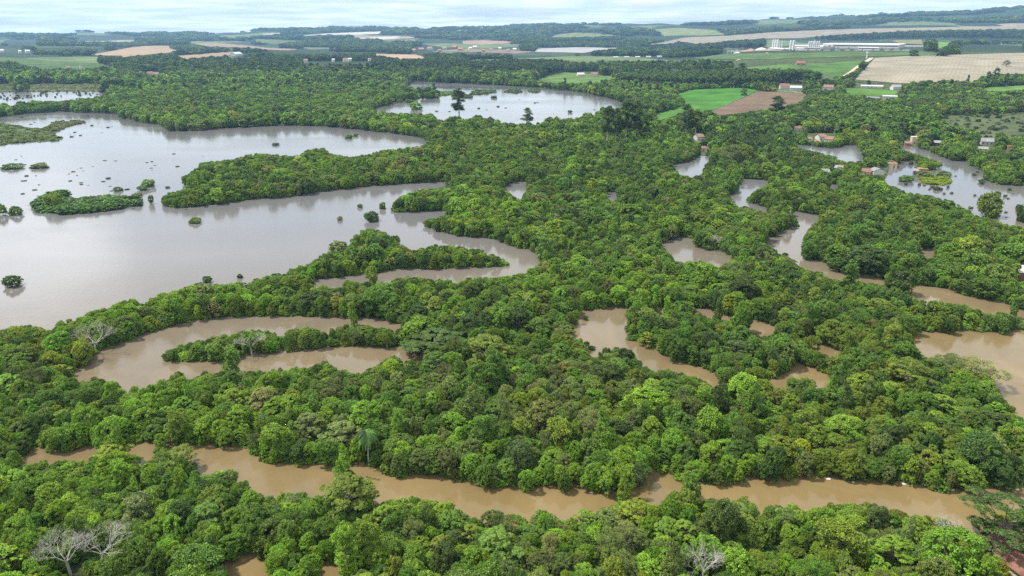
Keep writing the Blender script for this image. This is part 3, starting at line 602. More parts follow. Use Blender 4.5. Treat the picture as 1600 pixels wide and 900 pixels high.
def free(x, y, r):
    ci, cj = int(x // CS), int(y // CS)
    for a in range(ci - 3, ci + 4):
        for b in range(cj - 3, cj + 4):
            for (u, v, q) in cell.get((a, b), ()):
                dd = (r + q) * 0.52
                if (u - x) ** 2 + (v - y) ** 2 < dd * dd: return False
    return True
def put(x, y, z, ki, s, hs, c, rot, block=None):
    P.append((x, y, z, ki, s, hs, c, rot)); r = KR[KINDS[ki][0]] * s if block is None else block
    cell.setdefault((int(x // CS), int(y // CS)), []).append((x, y, r))
NEAR = 760.0
SPECIAL = []   # trees named in the photograph: px, py of the base, height px, kind, colour, words
def plant_px(px, py_base, wpx, hpx, kname, colour, label, seed=0, name='tree'):
    g = at(px, py_base); d = math.hypot(math.hypot(g.x, g.y), CAM_H - g.z)
    dep = math.atan2(CAM_H - g.z, math.hypot(g.x, g.y)); ppm = FPX / (g.y * cp - (g.z - CAM_H) * sp)
    hh = hpx / ppm / max(math.cos(dep), .3); rr = wpx / ppm / 2
    ki = [i for i, k in enumerate(KINDS) if k[0] == kname]; ki = ki[seed % len(ki)]
    s = rr / KR[kname]; hs = hh / KH[kname]
    put(g.x, g.y, g.z, ki, s, hs, PN.index(colour), seed * 1.7, rr)
    SPECIAL.append((len(P) - 1, label, name))
plant_px(548, 806, 92, 62, 'umbrella', 'olive', 'big olive spreading tree leaning its crown over the brown river')
plant_px(680, 552, 112, 34, 'umbrella', 'dark', 'wide dark olive dome of a tree at the closed end of the horseshoe pond', 1)
plant_px(762, 575, 84, 50, 'umbrella', 'olive', 'yellowish spreading tree just right of the horseshoe pond end', 2)
plant_px(992, 822, 66, 38, 'umbrella', 'yellow', 'yellow-topped umbrella tree on the near river bank')
plant_px(1070, 812, 46, 46, 'umbrella', 'olive', 'small olive umbrella tree standing up against the brown river', 1)
plant_px(1562, 858, 130, 80, 'umbrella', 'dark', 'large dark open-crowned tree beside the red tiled roof', 2)
plant_px(1415, 612, 78, 52, 'umbrella', 'olive', 'dark olive umbrella tree beside the right-hand lagoon')
plant_px(1350, 428, 62, 44, 'round', 'dark', 'big dark round tree on the bank of the bending channel')
E_ = 'eucalyptus_tree'
plant_px(718, 190, 22, 50, 'tall', 'dark', 'lone tall dark eucalyptus standing in front of the far central lake', 0, E_)
plant_px(824, 198, 20, 28, 'tall', 'grey', 'pale grey-green conical tree at the near shore of the far central lake', 1, E_)
plant_px(948, 228, 22, 60, 'tall', 'dark', 'leftmost dark eucalyptus of the tall row right of the far central lake', 0, E_)
plant_px(962, 226, 20, 54, 'tall', 'dark', 'second dark eucalyptus from left in the row right of the central lake', 1, E_)
plant_px(978, 224, 24, 66, 'tall', 'dark', 'tallest dark eucalyptus in the row right of the central lake', 0, E_)
plant_px(992, 224, 22, 62, 'tall', 'dark', 'dark eucalyptus just right of the tallest one by the central lake', 1, E_)
plant_px(1010, 222, 20, 44, 'tall', 'mid', 'mid green eucalyptus at the right end of the tall row', 0, E_)
plant_px(1072, 216, 26, 50, 'tall', 'dark', 'dark eucalyptus below the bright green pasture', 1, E_)
plant_px(1086, 214, 22, 42, 'tall', 'olive', 'olive tinged eucalyptus below the bright green pasture', 0, E_)
plant_px(1213, 184, 26, 32, 'tall', 'dark', 'dark eucalyptus at the lower edge of the brown ploughed field', 1, E_)
plant_px(1451, 88, 8, 22, 'tall', 'dark', 'slim tall dark tree above the tan field behind the road', 0, E_)
plant_px(1459, 88, 10, 19, 'tall', 'dark', 'wider tall dark tree above the tan field behind the road', 1, E_)
plant_px(1427, 88, 14, 10, 'round', 'dark', 'round dark tree at the upper edge of the tan field')
plant_px(1473, 88, 20, 10, 'round', 'dark', 'broad dark tree at the upper edge of the tan field', 1)
plant_px(1572, 104, 13, 10, 'umbrella', 'dark', 'solitary dark tree in the middle of the tan field')
plant_px(1545, 338, 36, 40, 'bush', 'olive', 'isolated brown-topped rounded clump standing in the right-hand lake', 1)
plant_px(1597, 347, 18, 32, 'bush', 'dark', 'dark clump in the right-hand lake cut by the frame edge', 2)
plant_px(1162, 150, 10, 12, 'round', 'grey', 'small grey-green tree on the upper edge of the bright pasture')
plant_px(1256, 168, 12, 11, 'round', 'mid', 'small green tree beside the dirt track and ploughed field', 1)
plant_px(175, 730, 62, 36, 'umbrella', 'yellow', 'yellow-green flat tree reaching over the left end of the river', 1)
plant_px(285, 735, 60, 36, 'umbrella', 'olive', 'olive flat tree with a dark side leaning over the left river', 2)
plant_px(1370, 500, 60, 34, 'umbrella', 'olive', 'olive umbrella tree above the narrow ponds', 1)
plant_px(1010, 512, 44, 32, 'umbrella', 'olive', 'olive umbrella tree at the head of the hooked pond', 2)
plant_px(1010, 540, 30, 22, 'umbrella', 'yellow', 'small yellow-green umbrella tree at the hooked pond island', 1)
plant_px(1520, 600, 84, 36, 'feather', 'pale', 'pale grey-green feathery tree on the shore of the right-hand lagoon', 1)
plant_px(1480, 590, 60, 36, 'feather', 'grey', 'grey-green feathery tree with bare twigs beside the right-hand lagoon')
plant_px(1140, 262, 44, 36, 'feather', 'brown', 'tall thin-leaved brownish tree beside the small bend of water', 1)
plant_px(1160, 258, 40, 32, 'round', 'olive', 'yellow-green round tree right of the thin-leaved tree', 1)
for bx, by, br in ((112, 902, 5), (163, 890, 5.5), (130, 925, 6), (1098, 915, 4), (1476, 852, 3.5), (150, 552, 5), (394, 556, 3), (1117, 390, 4), (576, 724, 3)):
    g = at(bx, by); cell.setdefault((int(g.x // CS), int(g.y // CS)), []).append((g.x, g.y, br))
def scatter(n, rmin, rmax, kinds, wts, pxlim, seed, dmin=88, dmax=NEAR, hvar=(0.78, 1.28)):
    rg = np.random.default_rng(seed)
    d = np.sqrt(rg.uniform(dmin ** 2, dmax ** 2, n)); a = rg.uniform(-R(46), R(46), n)
    x, y = np.sin(a) * d, np.cos(a) * d; r = rg.uniform(rmin, rmax, n); z = np.maximum(terrain(x, y), 0)
    names = rg.choice(len(kinds), n, p=np.array(wts) / sum(wts))
    base = np.array([KR[k] for k in kinds])[names]; s = r / base; hs = np.clip(s, 0, 1.15) ** 0.62 * rg.uniform(*hvar, n)
    h = np.array([KH[k] for k in kinds])[names] * hs
    px, py = project(x, y, z); ok = silhouette_ok(x, y, z, r, h) & (py > 95) & ~look(mar, px, py) & ~look(scr, px, py) & ~look(pla, px, py)
    ok &= (px > -330) & (px < 1930) & (py < 1150)
    col = colours(px, py, x, y, rg)
    shore = look(wat, px, py + 2500 / d) | look(wat, px, py + 5500 / d)
    for i in np.nonzero(ok)[0]:
        if free(x[i], y[i], r[i]):
            kn = kinds[names[i]]; c = PN[col[i]]
            if shore[i]: kn = kn if kn in ('bush', 'dense', 'round') else 'round'; c = 'x'
            if c in ('olive', 'yellow') and kn in ('round',) and rg.random() < .6: kn = 'umbrella'; si = r[i] / KR[kn]; hi = h[i] / KH[kn]
            elif c in ('grey', 'pale') and kn in ('round', 'dense') and rg.random() < .6: kn = 'feather'; si = r[i] / KR[kn]; hi = h[i] / KH[kn]
            else: si = s[i]; hi = hs[i]
            ks = [q for q, k in enumerate(KINDS) if k[0] == kn]
            put(x[i], y[i], z[i], ks[int(rg.integers(len(ks)))], si, hi, col[i], rg.uniform(0, 6.28))
scatter(1700, 4.0, 5.8, ['umbrella', 'round'], [5, 4], 0, 1)
scatter(52000, 2.0, 3.3, ['round', 'dense', 'umbrella', 'feather', 'column'], [5, 3, 2, 1.2, .4], 0, 2)
scatter(110000, 1.4, 2.1, ['round', 'dense', 'column', 'feather'], [3, 5, 1.2, .8], 0, 3)
scatter(60000, 1.0, 1.5, ['bush', 'dense'], [3, 2], 0, 4, dmax=620)
NB = len(P)
# undergrowth closing the gaps and hanging over the banks
def under(n, seed, dmax=560):
    rg = np.random.default_rng(seed); d = np.sqrt(rg.uniform(88 ** 2, dmax ** 2, n)); a = rg.uniform(-R(46), R(46), n)
    x, y = np.sin(a) * d, np.cos(a) * d; r = rg.uniform(1.0, 2.1, n); z = np.maximum(terrain(x, y), 0)
    px, py = project(x, y, z); ok = silhouette_ok(x, y, z, r, r * 1.2) & ~look(mar, px, py) & ~look(scr, px, py)
    shore = look(wat, px, py + 2000 / d) | look(wat, px, py + 4000 / d)
    ok &= (noise2(x, y, 14, 5) > -0.12) | shore
    col = colours(px, py, x, y, rg)
    for i in np.nonzero(ok)[0]:
        s = r[i] / KR['bush']; P.append((x[i], y[i], z[i], 13 + int(rg.integers(3)), s, s, col[i], rg.uniform(0, 6.28)))
under(20000, 9); under(16000, 10, 330)
# middle distance and beyond: jittered grid
def far(d0, d1, step, rlo, rhi, seed, hmul=1.0, thin=0.0):
    rg = np.random.default_rng(seed); m = int(d1 / step)
    X, Y = np.meshgrid(np.arange(-m, m) * step, np.arange(0, m) * step)
    x = (X + rg.uniform(-.5, .5, X.shape) * step).ravel(); y = (Y + rg.uniform(-.5, .5, X.shape) * step).ravel()
    d = np.hypot(x, y); k = (d > d0) & (d < d1) & (np.abs(x) < y * 1.0); x, y, d = x[k], y[k], d[k]
    z = terrain(x, y); n = len(x); r = rg.uniform(rlo, rhi, n); px, py = project(x, y, z)
    plt = look(pla, px, py); h = r * 2.0 * hmul; h = np.where(plt, 20.0, h)
    ok = silhouette_ok(x, y, z, r * .8, h * 0.8) & ~look(mar, px, py) & ~look(scr, px, py) & (px > -300) & (px < 1900)
    # clearings in the farmland
    if d0 > 1200: ok &= (noise2(x, y, 420, 77) + 0.35 * noise2(x, y, 150, 78) > -0.10 + 0.04 * ss(1500, 3500, d)) | plt | (py > 106)
    if thin: ok &= (noise2(x, y, 700, 79) > thin) | plt
    col = colours(px, py, x, y, rg); u = rg.random(n)
    for i in np.nonzero(ok)[0]:
        if plt[i] and py[i] > 150:
            kn = ('tall', 'tall', 'round', 'column')[int(rg.integers(4))]; c = PN.index(('mid', 'mid', 'dark', 'bright')[int(rg.integers(4))]); s = r[i] / KR[kn] * .9; hs = rg.uniform(10, 16) / KH[kn]
        elif plt[i]: kn = 'tall'; c = PN.index('dark'); s = 1.1 * r[i] / 5 + .3; hs = 0.72 * rg.uniform(.88, 1.12)
        else:
            kn = 'round' if u[i] < .5 else ('dense' if u[i] < .86 else ('umbrella' if u[i] < .985 or py[i] > 150 else 'tall')); c = col[i]
            s = r[i] / KR[kn]; hs = h[i] / KH[kn] * rg.uniform(.8, 1.25)
            if kn == 'tall': hs = rg.uniform(.5, .8); c = PN.index('dark')
        ks = [q for q, k in enumerate(KINDS) if k[0] == kn]; P.append((x[i], y[i], z[i], ks[int(rg.integers(len(ks)))], s, hs, c, rg.uniform(0, 6.28)))
far(NEAR, 1500, 6.6, 3.3, 5.8, 31)
far(1500, 2500, 11, 5.5, 9, 32)
far(2500, 5200, 22, 10, 15, 33, 0.62, thin=-0.2)
far(5200, 8800, 58, 24, 36, 34, 0.36, thin=-0.1)
# scrub with scattered bushes, low marsh plants
MARSHP = []
def poly_scatter(poly, n, rg, sz):
    Pn = np.array(poly, float); x0, x1, y0, y1 = Pn[:, 0].min(), Pn[:, 0].max(), Pn[:, 1].min(), Pn[:, 1].max()
    m = np.zeros_like(wat); fill(poly, m); out = []
    px = rg.uniform(x0, x1, n * 4); py = rg.uniform(y0, y1, n * 4); k = look(m, px, py)
    return unproject(px[k][:n], py[k][:n])
rg = np.random.default_rng(55)
for poly, tint, sz, n in MARSH:
    for g in poly_scatter(poly, int(n * 3), rg, sz):
        s = sz / 2.3 * rg.uniform(.35, 1.25); MARSHP.append((g[0], g[1], max(g[2], 0) - 0.3, 13 + int(rg.integers(3)), s * 1.3, s * .75, tint, rg.uniform(0, 6.28)))
for g in poly_scatter(SCRUB, 900, rg, 2):
    s = rg.uniform(.3, 1.3) ** 1.6; MARSHP.append((g[0], g[1], g[2], 13 + int(rg.integers(3)), s, s, (0.05, 0.085, 0.03) if rg.random() < .6 else (0.11, 0.13, 0.05), rg.uniform(0, 6.28)))
print('trees', len(P), 'near', NB)

# ------------------------------------------------------------------ the 300 largest as things, the rest as woods
Pa = np.array([p[:8] for p in P], float)
px, py = project(Pa[:, 0], Pa[:, 1], Pa[:, 2])
dd = np.sqrt(Pa[:, 0] ** 2 + Pa[:, 1] ** 2 + CAM_H ** 2)
kr = np.array([KR[k[0]] for k in KINDS])[Pa[:, 3].astype(int)] * Pa[:, 4]; kh = np.array([KH[k[0]] for k in KINDS])[Pa[:, 3].astype(int)] * Pa[:, 5]
cx, cyy = project(Pa[:, 0], Pa[:, 1], Pa[:, 2] + kh * .7)
score = kr * 2 * (kr + kh * .5) / dd ** 2
isb = np.isin(Pa[:, 3].astype(int), (13, 14, 15))
score[(cx < 4) | (cx > 1596) | (cyy > 896) | (cyy < 60) | isb] = 0
sp_idx = [s[0] for s in SPECIAL]; order = [i for i in np.argsort(-score) if i not in sp_idx and score[i] > 0]
THINGS = sp_idx + order[:300 - sum(s[2] == 'tree' for s in SPECIAL)]; tset = set(THINGS)
FORM = {'round': 'rounded', 'dense': 'bushy', 'umbrella': 'umbrella', 'column': 'narrow', 'feather': 'feathery', 'tall': 'tall'}
CW = {'bright': 'bright green', 'mid': 'mid green', 'dark': 'dark green', 'olive': 'olive green', 'grey': 'grey-green', 'yellow': 'yellow-green', 'brown': 'brownish', 'lime': 'lime green', 'pale': 'pale grey'}
def river_y(x, near):      # rows of the foreground river
    return np.interp(x, [0, 200, 400, 600, 800, 1000, 1200, 1400, 1600], [745, 722, 768, 780, 803, 790, 792, 795, 815] if near else [722, 697, 716, 742, 766, 768, 750, 756, 766])
def zone(x, y):
    if y > river_y(x, True) - 4:
        row = 'at near river edge' if y < river_y(x, True) + 45 else ('low on near bank' if y > 905 else 'on near bank')
        for lim, wd in ((90, 'in the left corner'), (235, 'by the white bare trees'), (420, 'past the bare trees'), (600, 'by the leaning tree'), (780, 'beyond the leaning tree'), (930, 'before the yellow tree'), (1090, 'by the yellow tree'), (1280, 'past the yellow tree'), (1440, 'before the tiled roof'), (9999, 'by the tiled roof')):
            if x < lim: return row + ' ' + wd
    row = 'on far bank' if y < river_y(x, False) + 2 and y > river_y(x, False) - 48 else 'behind far bank'
    if y < 600: row = 'in middle wood'
    for lim, wd in ((200, 'by the left edge'), (420, 'below horseshoe pond'), (640, 'near the palm'), (860, 'past the palm'), (1020, 'before the bend'), (1200, 'below hooked pond'), (1380, 'past the bend'), (9999, 'below the lagoon')):
        if x < lim: return row + ' ' + wd
ORD = 'first second third fourth fifth sixth seventh eighth ninth tenth eleventh twelfth thirteenth fourteenth fifteenth sixteenth seventeenth eighteenth'.split()
special_label = {a: b for a, b, c in SPECIAL}; name_of = {a: c for a, b, c in SPECIAL}; groups = {}
for i in THINGS:
    if i in special_label: continue
    groups.setdefault((CW[PN[int(Pa[i, 6])]], FORM[KINDS[int(Pa[i, 3])][0]], zone(cx[i], py[i])), []).append(i)
label_of = dict(special_label)
for (c, f, zn), L_ in groups.items():
    L_.sort(key=lambda i: cx[i])
    for k, i in enumerate(L_):
        if len(L_) == 1: t = f'{c} {f} tree {zn}'
        elif len(L_) == 2: t = f'{("left", "right")[k]} of two {c} {f} trees {zn}'
        else: t = f'{ORD[min(k, 17)]} {c} {f} tree from left, {zn}'
        label_of[i] = t
def tint_of(i, rgt): return [float(v) for v in PC[int(Pa[i, 6])] * (0.82 + 0.36 * rgt.random()) * (1 + 0.06 * rgt.normal(size=3))]
rgt = np.random.default_rng(3)
for i in THINGS:
    x, y, z, ki, s, hs, c, rot = Pa[i]; ki = int(ki)
    e = empty(name_of.get(i, 'tree'), (x, y, max(z, 0) - 0.2), rot); q = 0.22 * math.sin(rot * 9); e.scale = (s * (1.02 + q), s * (1.02 - q), hs); tl = 0.02 if i in special_label else 0.10; e.rotation_euler = (float(rgt.normal()) * tl, float(rgt.normal()) * tl, rot)
    tag(e, label_of[i], 'tree', 'trees of the flooded forest' if name_of.get(i, 'tree') == 'tree' else 'tall eucalyptus trees')
    t = link('trunk', TRUNK[ki], e); cr_ = link('crown', CROWN[ki], e); cr_['tint'] = tint_of(i, rgt) if i not in special_label else [float(v) * 0.84 for v in PC[int(Pa[i, 6])]]

def instancer(name, rows, tints, label=None):
    """one object of kind stuff: points that carry a tree each"""
    a = np.array([r[:6] for r in rows], float); rot = np.array([r[7] for r in rows])
    dist = np.sqrt(a[:, 0] ** 2 + a[:, 1] ** 2 + CAM_H ** 2); lod = np.digitize(dist, [300, 620, 1250])
    me = bpy.data.meshes.new(name); me.vertices.add(len(a)); co = a[:, :3].copy(); co[:, 2] -= 0.2; me.vertices.foreach_set('co', co.astype(np.float32).ravel())
    q = me.attributes.new('variant', 'INT', 'POINT'); q.data.foreach_set('value', (lod * NK + a[:, 3].astype(int)).astype(np.int32))
    q = me.attributes.new('turn', 'FLOAT_VECTOR', 'POINT'); tt = np.zeros((len(a), 3), np.float32); tt[:, 2] = rot; tt[:, :2] = np.random.default_rng(6).normal(size=(len(a), 2)) * np.where(a[:, 5:6] > 1.6, 0.03, 0.13); q.data.foreach_set('vector', tt.ravel())
    q = me.attributes.new('size', 'FLOAT_VECTOR', 'POINT'); q.data.foreach_set('vector', np.stack([a[:, 4] * (1.02 + 0.24 * np.sin(rot * 9)), a[:, 4] * (1.02 - 0.24 * np.sin(rot * 9)), a[:, 5]], 1).astype(np.float32).ravel())
    q = me.attributes.new('tint', 'FLOAT_VECTOR', 'POINT'); q.data.foreach_set('vector', np.asarray(tints, np.float32).ravel())
    o = link(name, me); tag(o, kind='stuff')
    g = bpy.data.node_groups.new(name, 'GeometryNodeTree'); g.interface.new_socket('Geometry', in_out='INPUT', socket_type='NodeSocketGeometry'); g.interface.new_socket('Geometry', in_out='OUTPUT', socket_type='NodeSocketGeometry')
    gi = g.nodes.new('NodeGroupInput'); gq = g.nodes.new('NodeGroupOutput'); ip = g.nodes.new('GeometryNodeInstanceOnPoints')
    ci = g.nodes.new('GeometryNodeCollectionInfo'); ci.inputs['Collection'].default_value = pool; ci.inputs['Separate Children'].default_value = True; ci.inputs['Reset Children'].default_value = True
    def att(nm, ty):
        n = g.nodes.new('GeometryNodeInputNamedAttribute'); n.data_type = ty; n.inputs['Name'].default_value = nm; return n.outputs['Attribute']
    ip.inputs['Pick Instance'].default_value = True
    g.links.new(gi.outputs[0], ip.inputs['Points']); g.links.new(ci.outputs[0], ip.inputs['Instance']); g.links.new(att('variant', 'INT'), ip.inputs['Instance Index'])
    er = g.nodes.new('FunctionNodeEulerToRotation'); g.links.new(att('turn', 'FLOAT_VECTOR'), er.inputs[0]); g.links.new(er.outputs[0], ip.inputs['Rotation'])
    g.links.new(att('size', 'FLOAT_VECTOR'), ip.inputs['Scale']); g.links.new(ip.outputs[0], gq.inputs[0])
    md = o.modifiers.new('planting', 'NODES'); md.node_group = g
    return o
rest = [i for i in range(len(P)) if i not in tset]
rgt = np.random.default_rng(4)
tn = PC[Pa[rest, 6].astype(int)] * (0.78 + 0.44 * rgt.random((len(rest), 1))) * (1 + 0.06 * rgt.normal(size=(len(rest), 3)))
tn *= np.where(py[rest] < 122, 0.66, 1.0)[:, None]      # the dry woods beyond the valley are darker kinds
sel = np.array([dd[i] > 1250 for i in rest]); isbr = np.array([bool(isb[i]) for i in rest]) & ~sel; mid = ~sel & ~isbr
for nm, m in (('forest', mid), ('undergrowth', isbr), ('distant_woodland', sel)):
    k = np.nonzero(m)[0]; instancer(nm, [P[rest[j]] for j in k], tn[k])
instancer('marsh_plants', MARSHP, [np.array(r[6]) * rgt.uniform(.6, 1.35) for r in MARSHP])
#PART3
# ------------------------------------------------------------------ bare trees, palm, bushes standing in the water
def ppm_at(g): return FPX / (g.y * cp - (g.z - CAM_H) * sp)
def bare_tree(px, py, wpx, hpx, label, seed, n=2600):
    g = at(px, py); rg = random.Random(seed); k = ppm_at(g); Rr = wpx / k / 2; H = hpx / k / math.cos(math.atan2(CAM_H, g.length))
    tr, br = MB(), MB(); top = Vector((rg.uniform(-.3, .3), 0, H * 0.4))
    tr.tube((0, 0, -.5), top, H * .035, H * .024, 7)
    def grow(p, d, ln, r, dep):
        q = p + d * ln; m_ = p.lerp(q, .5) + Vector([rg.uniform(-.12, .12) * ln for _ in range(3)])
        tgt = tr if dep > 4 else br
        tgt.tube(p, m_, r * .8, r * .65, 5 if dep > 3 else 3, False); tgt.tube(m_, q, r * .8, r * .6, 5 if dep > 3 else 3, False)
        if dep == 0: return
        for _ in range(3 if dep > 1 else 4):
            nd = (d + Vector((rg.uniform(-1, 1), rg.uniform(-1, 1), rg.uniform(-.45, .65))) * .95).normalized()
            grow(q, nd, ln * rg.uniform(.62, .85), r * .58, dep - 1)
    for i in range(5):
        a = i * 1.26 + rg.uniform(-.4, .4); grow(top, Vector((math.cos(a) * Rr, math.sin(a) * Rr, H * .42)).normalized(), math.hypot(Rr, H * .6) * .33, H * .014, 5)
    e = empty('bare_tree', g); tag(e, label, 'bare tree', 'pale leafless trees'); tr.build('trunk', M_PALE, e); br.build('twigs', M_PALE, e)
bare_tree(112, 902, 60, 62, 'white leafless tree with forked limbs, left one of the pair in the near corner', 1)
bare_tree(163, 890, 64, 58, 'white leafless tree, right one of the pair in the near left corner', 2)
bare_tree(1098, 915, 44, 50, 'greyish leafless tree low on the near bank below the yellow-topped tree', 3)
bare_tree(1476, 852, 44, 36, 'whitish bare-limbed tree at the near edge left of the tiled roof', 4)
bare_tree(150, 552, 60, 40, 'pale bleached leafless tree above the left end of the horseshoe pond', 6)
bare_tree(394, 556, 34, 34, 'pale bare tree on the long island inside the horseshoe pond', 7)
bare_tree(1117, 390, 18, 22, 'small white bare tree beside the pond in the middle right', 8)

def palm(px, py, wpx, hpx, label):
    g = at(px, py); k = ppm_at(g); H = hpx / k / math.cos(math.atan2(CAM_H, g.length)) ; Rr = wpx / k / 2
    e = empty('palm_tree', g); tag(e, label, 'palm tree'); t = MB()
    for i in range(6): t.tube((0.05 * i, 0, H * i / 6 - .2), (0.05 * (i + 1), 0, H * (i + 1) / 6 - .2), .22 - .015 * i, .2 - .015 * i, 8)
    t.build('trunk', M_PALE, e); rg = random.Random(4)
    for j in range(16):
        a = j * 2.4; up = rg.uniform(0.1, 1.1); f = MB(); pts = []
        for i in range(9):
            s = i / 8; r = Rr * s * (1 - .12 * s); pts.append(Vector((math.cos(a) * r, math.sin(a) * r, H + Rr * (up * s - (0.75 + up) * s * s))))
        sd_ = Vector((-math.sin(a), math.cos(a), 0))
        for i in range(8):
            f.tube(pts[i], pts[i+1], .05, .04, 3, False)
            for h in (0, .33, .66):
                p0 = pts[i].lerp(pts[i+1], h); dr = (pts[i+1] - pts[i]).normalized(); ln = Rr * .30 * math.sin(math.pi * min(.95, (i + h) / 8 + .12)) + .15
                for sg in (-1, 1):
                    tip = p0 + sd_ * sg * ln * .8 + dr * ln * .5 + Vector((0, 0, -ln * .35)); f.poly([p0 - dr * .2, p0 + dr * .2, tip])
        o = f.build('frond', M_LEAF, e); o['tint'] = [0.07, 0.15, 0.028]
        at_ = o.data.attributes.new('shade', 'FLOAT', 'POINT'); at_.data.foreach_set('value', [rg.random()] * len(o.data.vertices))
palm(576, 724, 48, 46, 'single palm with drooping fronds on the far bank right of the leaning olive tree')

def shrub(px, py, wpx, hpx, colour, label, group=None, ki=13, tint=None):
    g = at(px, py); k = ppm_at(g); o = link('shrub', CROWN[ki], None, (g.x, g.y, -0.15), px * 1.3)
    s = wpx / k / 2 / 2.3; h = hpx / k / math.cos(math.atan2(CAM_H, g.length)) / 2.9; o.scale = (s, s, h)
    o['tint'] = [float(v) for v in (tint or PC[PN.index(colour)])]; tag(o, label, 'shrub', group or 'bushes standing in the floodwater')
for i, a in enumerate([
 (22, 446, 28, 17, 'dark', 'round green bush alone in the lake at the left frame edge'),
 (305, 348, 19, 9, 'olive', 'small green bush alone in the lake below the island tip'),
 (232, 291, 20, 12, 'bright', 'bright green bush, largest in the group left of the wooded island'),
 (222, 297, 16, 8, 'mid', 'low bush just below the largest of the group left of the wooded island'),
 (185, 298, 14, 7, 'grey', 'grey-green bush left end of the group beside the wooded island'),
 (214, 306, 18, 5, 'grey', 'flat grey-green bush below the group beside the wooded island'),
 (236, 318, 9, 14, 'grey', 'thin grey bush between the shrub row and the wooded island'),
 (582, 345, 24, 16, 'dark', 'dark green bush in the middle of the lake arm above the small island'),
 (598, 326, 11, 11, 'brown', 'brownish bush right above the dark one in the lake arm'),
 (563, 324, 9, 6, 'grey', 'small grey bush up and left of the brownish one in the lake arm'),
 (531, 344, 9, 7, 'pale', 'pale see-through bush left of the dark bush in the lake arm'),
 (528, 390, 32, 14, 'grey', 'wide low grey-green bush touching the small wooded island'),
 (620, 383, 14, 16, 'mid', 'round bush right of the small wooded island top'),
 (545, 216, 12, 6, 'mid', 'left one of two tiny bushes in the upper lake tongue'),
 (556, 213, 9, 5, 'mid', 'right one of two tiny bushes in the upper lake tongue'),
 (431, 227, 12, 4, 'dark', 'flat dark bush in the upper lake tongue'),
 (20, 263, 32, 8, 'mid', 'long low bush in the lake at the left frame edge'),
 (62, 262, 28, 8, 'grey', 'long low grey-green bush second from the left frame edge'),
 (3, 335, 18, 18, 'bright', 'bright bush cut by the left frame edge beside the shrub row'),
 (25, 335, 20, 14, 'mid', 'bush between the left frame edge and the shrub row'),
 (86, 326, 32, 26, 'olive', 'tall olive bush at the left end of the shrub row in the lake'),
 (325, 441, 15, 10, 'dark', 'small dark bush just off the lower lake shore'),
 (375, 434, 9, 7, 'dark', 'tiny dark bush off the lower lake shore, right of the small one'),
 (650, 171, 20, 12, 'lime', 'bright yellow-green bush at the left end of the far central lake'),
 (640, 160, 14, 5, 'mid', 'flat bush above the bright one in the far central lake'),
 (625, 160, 9, 6, 'mid', 'small bush at the left shore of the far central lake'),
 (772, 153, 11, 4, 'dark', 'tiny dark bush below the long islet of the far central lake'),
 (891, 176, 8, 4, 'dark', 'tiny dark bush near the right shore of the far central lake'),
 (1415, 283, 24, 10, 'mid', 'bush left of the grassy islet in the right-hand lake'),
 (1565, 288, 18, 11, 'mid', 'bush at the far shore of the right-hand lake'),
 (1446, 277, 26, 10, 'grey', 'grey-green bush behind the grassy islet in the right-hand lake'),
 (1474, 276, 22, 10, 'grey', 'feathery bush at the right end of the grassy islet'),
 (915, 500, 8, 7, 'dark', 'small dark bush in the hooked pond'),
 (946, 556, 14, 14, 'dark', 'dark bush at the lower edge of the hooked pond')]):
    shrub(*a, ki=13 + i % 3)
rg = random.Random(8)
def in_lake(x, y): return bool(look(wat, np.array([x]), np.array([y]))[0]) and not bool(look(mar, np.array([x]), np.array([y]))[0])
cnt = 0
while cnt < 90:
    if rg.random() < .55: x, y = rg.uniform(0, 330), rg.uniform(232, 330)
    elif rg.random() < .6: x, y = rg.uniform(0, 180), rg.uniform(178, 215)
    else: x, y = rg.uniform(620, 950), rg.uniform(150, 180)
    if not in_lake(x, y) or not in_lake(x, y + 4): continue
    if x > 100 and y < 250 and rg.random() < .5: continue
    wv = rg.uniform(1.8, 5.2) * (0.7 + (y - 150) / 300); shrub(x, y, wv * 1.3, wv * rg.uniform(.2, .5), 'dark', 'tiny dark bush top poking out of the wide flooded lake', 'tiny bush tops scattered over the lakes', 13 + cnt % 3, (0.10, 0.11, 0.07)); cnt += 1
cnt = 0
while cnt < 34:
    x, y = rg.uniform(1400, 1600), rg.uniform(256, 340)
    if not in_lake(x, y) or not in_lake(x, y - 3): continue
    wv = rg.uniform(3, 10); shrub(x, y, wv, wv * rg.uniform(.4, 1.1), 'grey', 'small ragged bush top poking out of the right-hand lake', 'ragged bush tops in the right-hand lake', 13 + cnt % 3, (0.09, 0.13, 0.055)); cnt += 1
cnt = 0
while cnt < 60:
    x, y = rg.uniform(0, 168), rg.uniform(142, 160)
    if not in_lake(x, y) or y > 158 - x * .06: continue
    wv = rg.uniform(2, 4); shrub(x, y, wv, wv * rg.uniform(.5, 1), 'grey', 'tiny reed tuft in the far upper left pond', 'reed tufts in the upper left pond', 13 + cnt % 3, (0.10, 0.12, 0.06)); cnt += 1

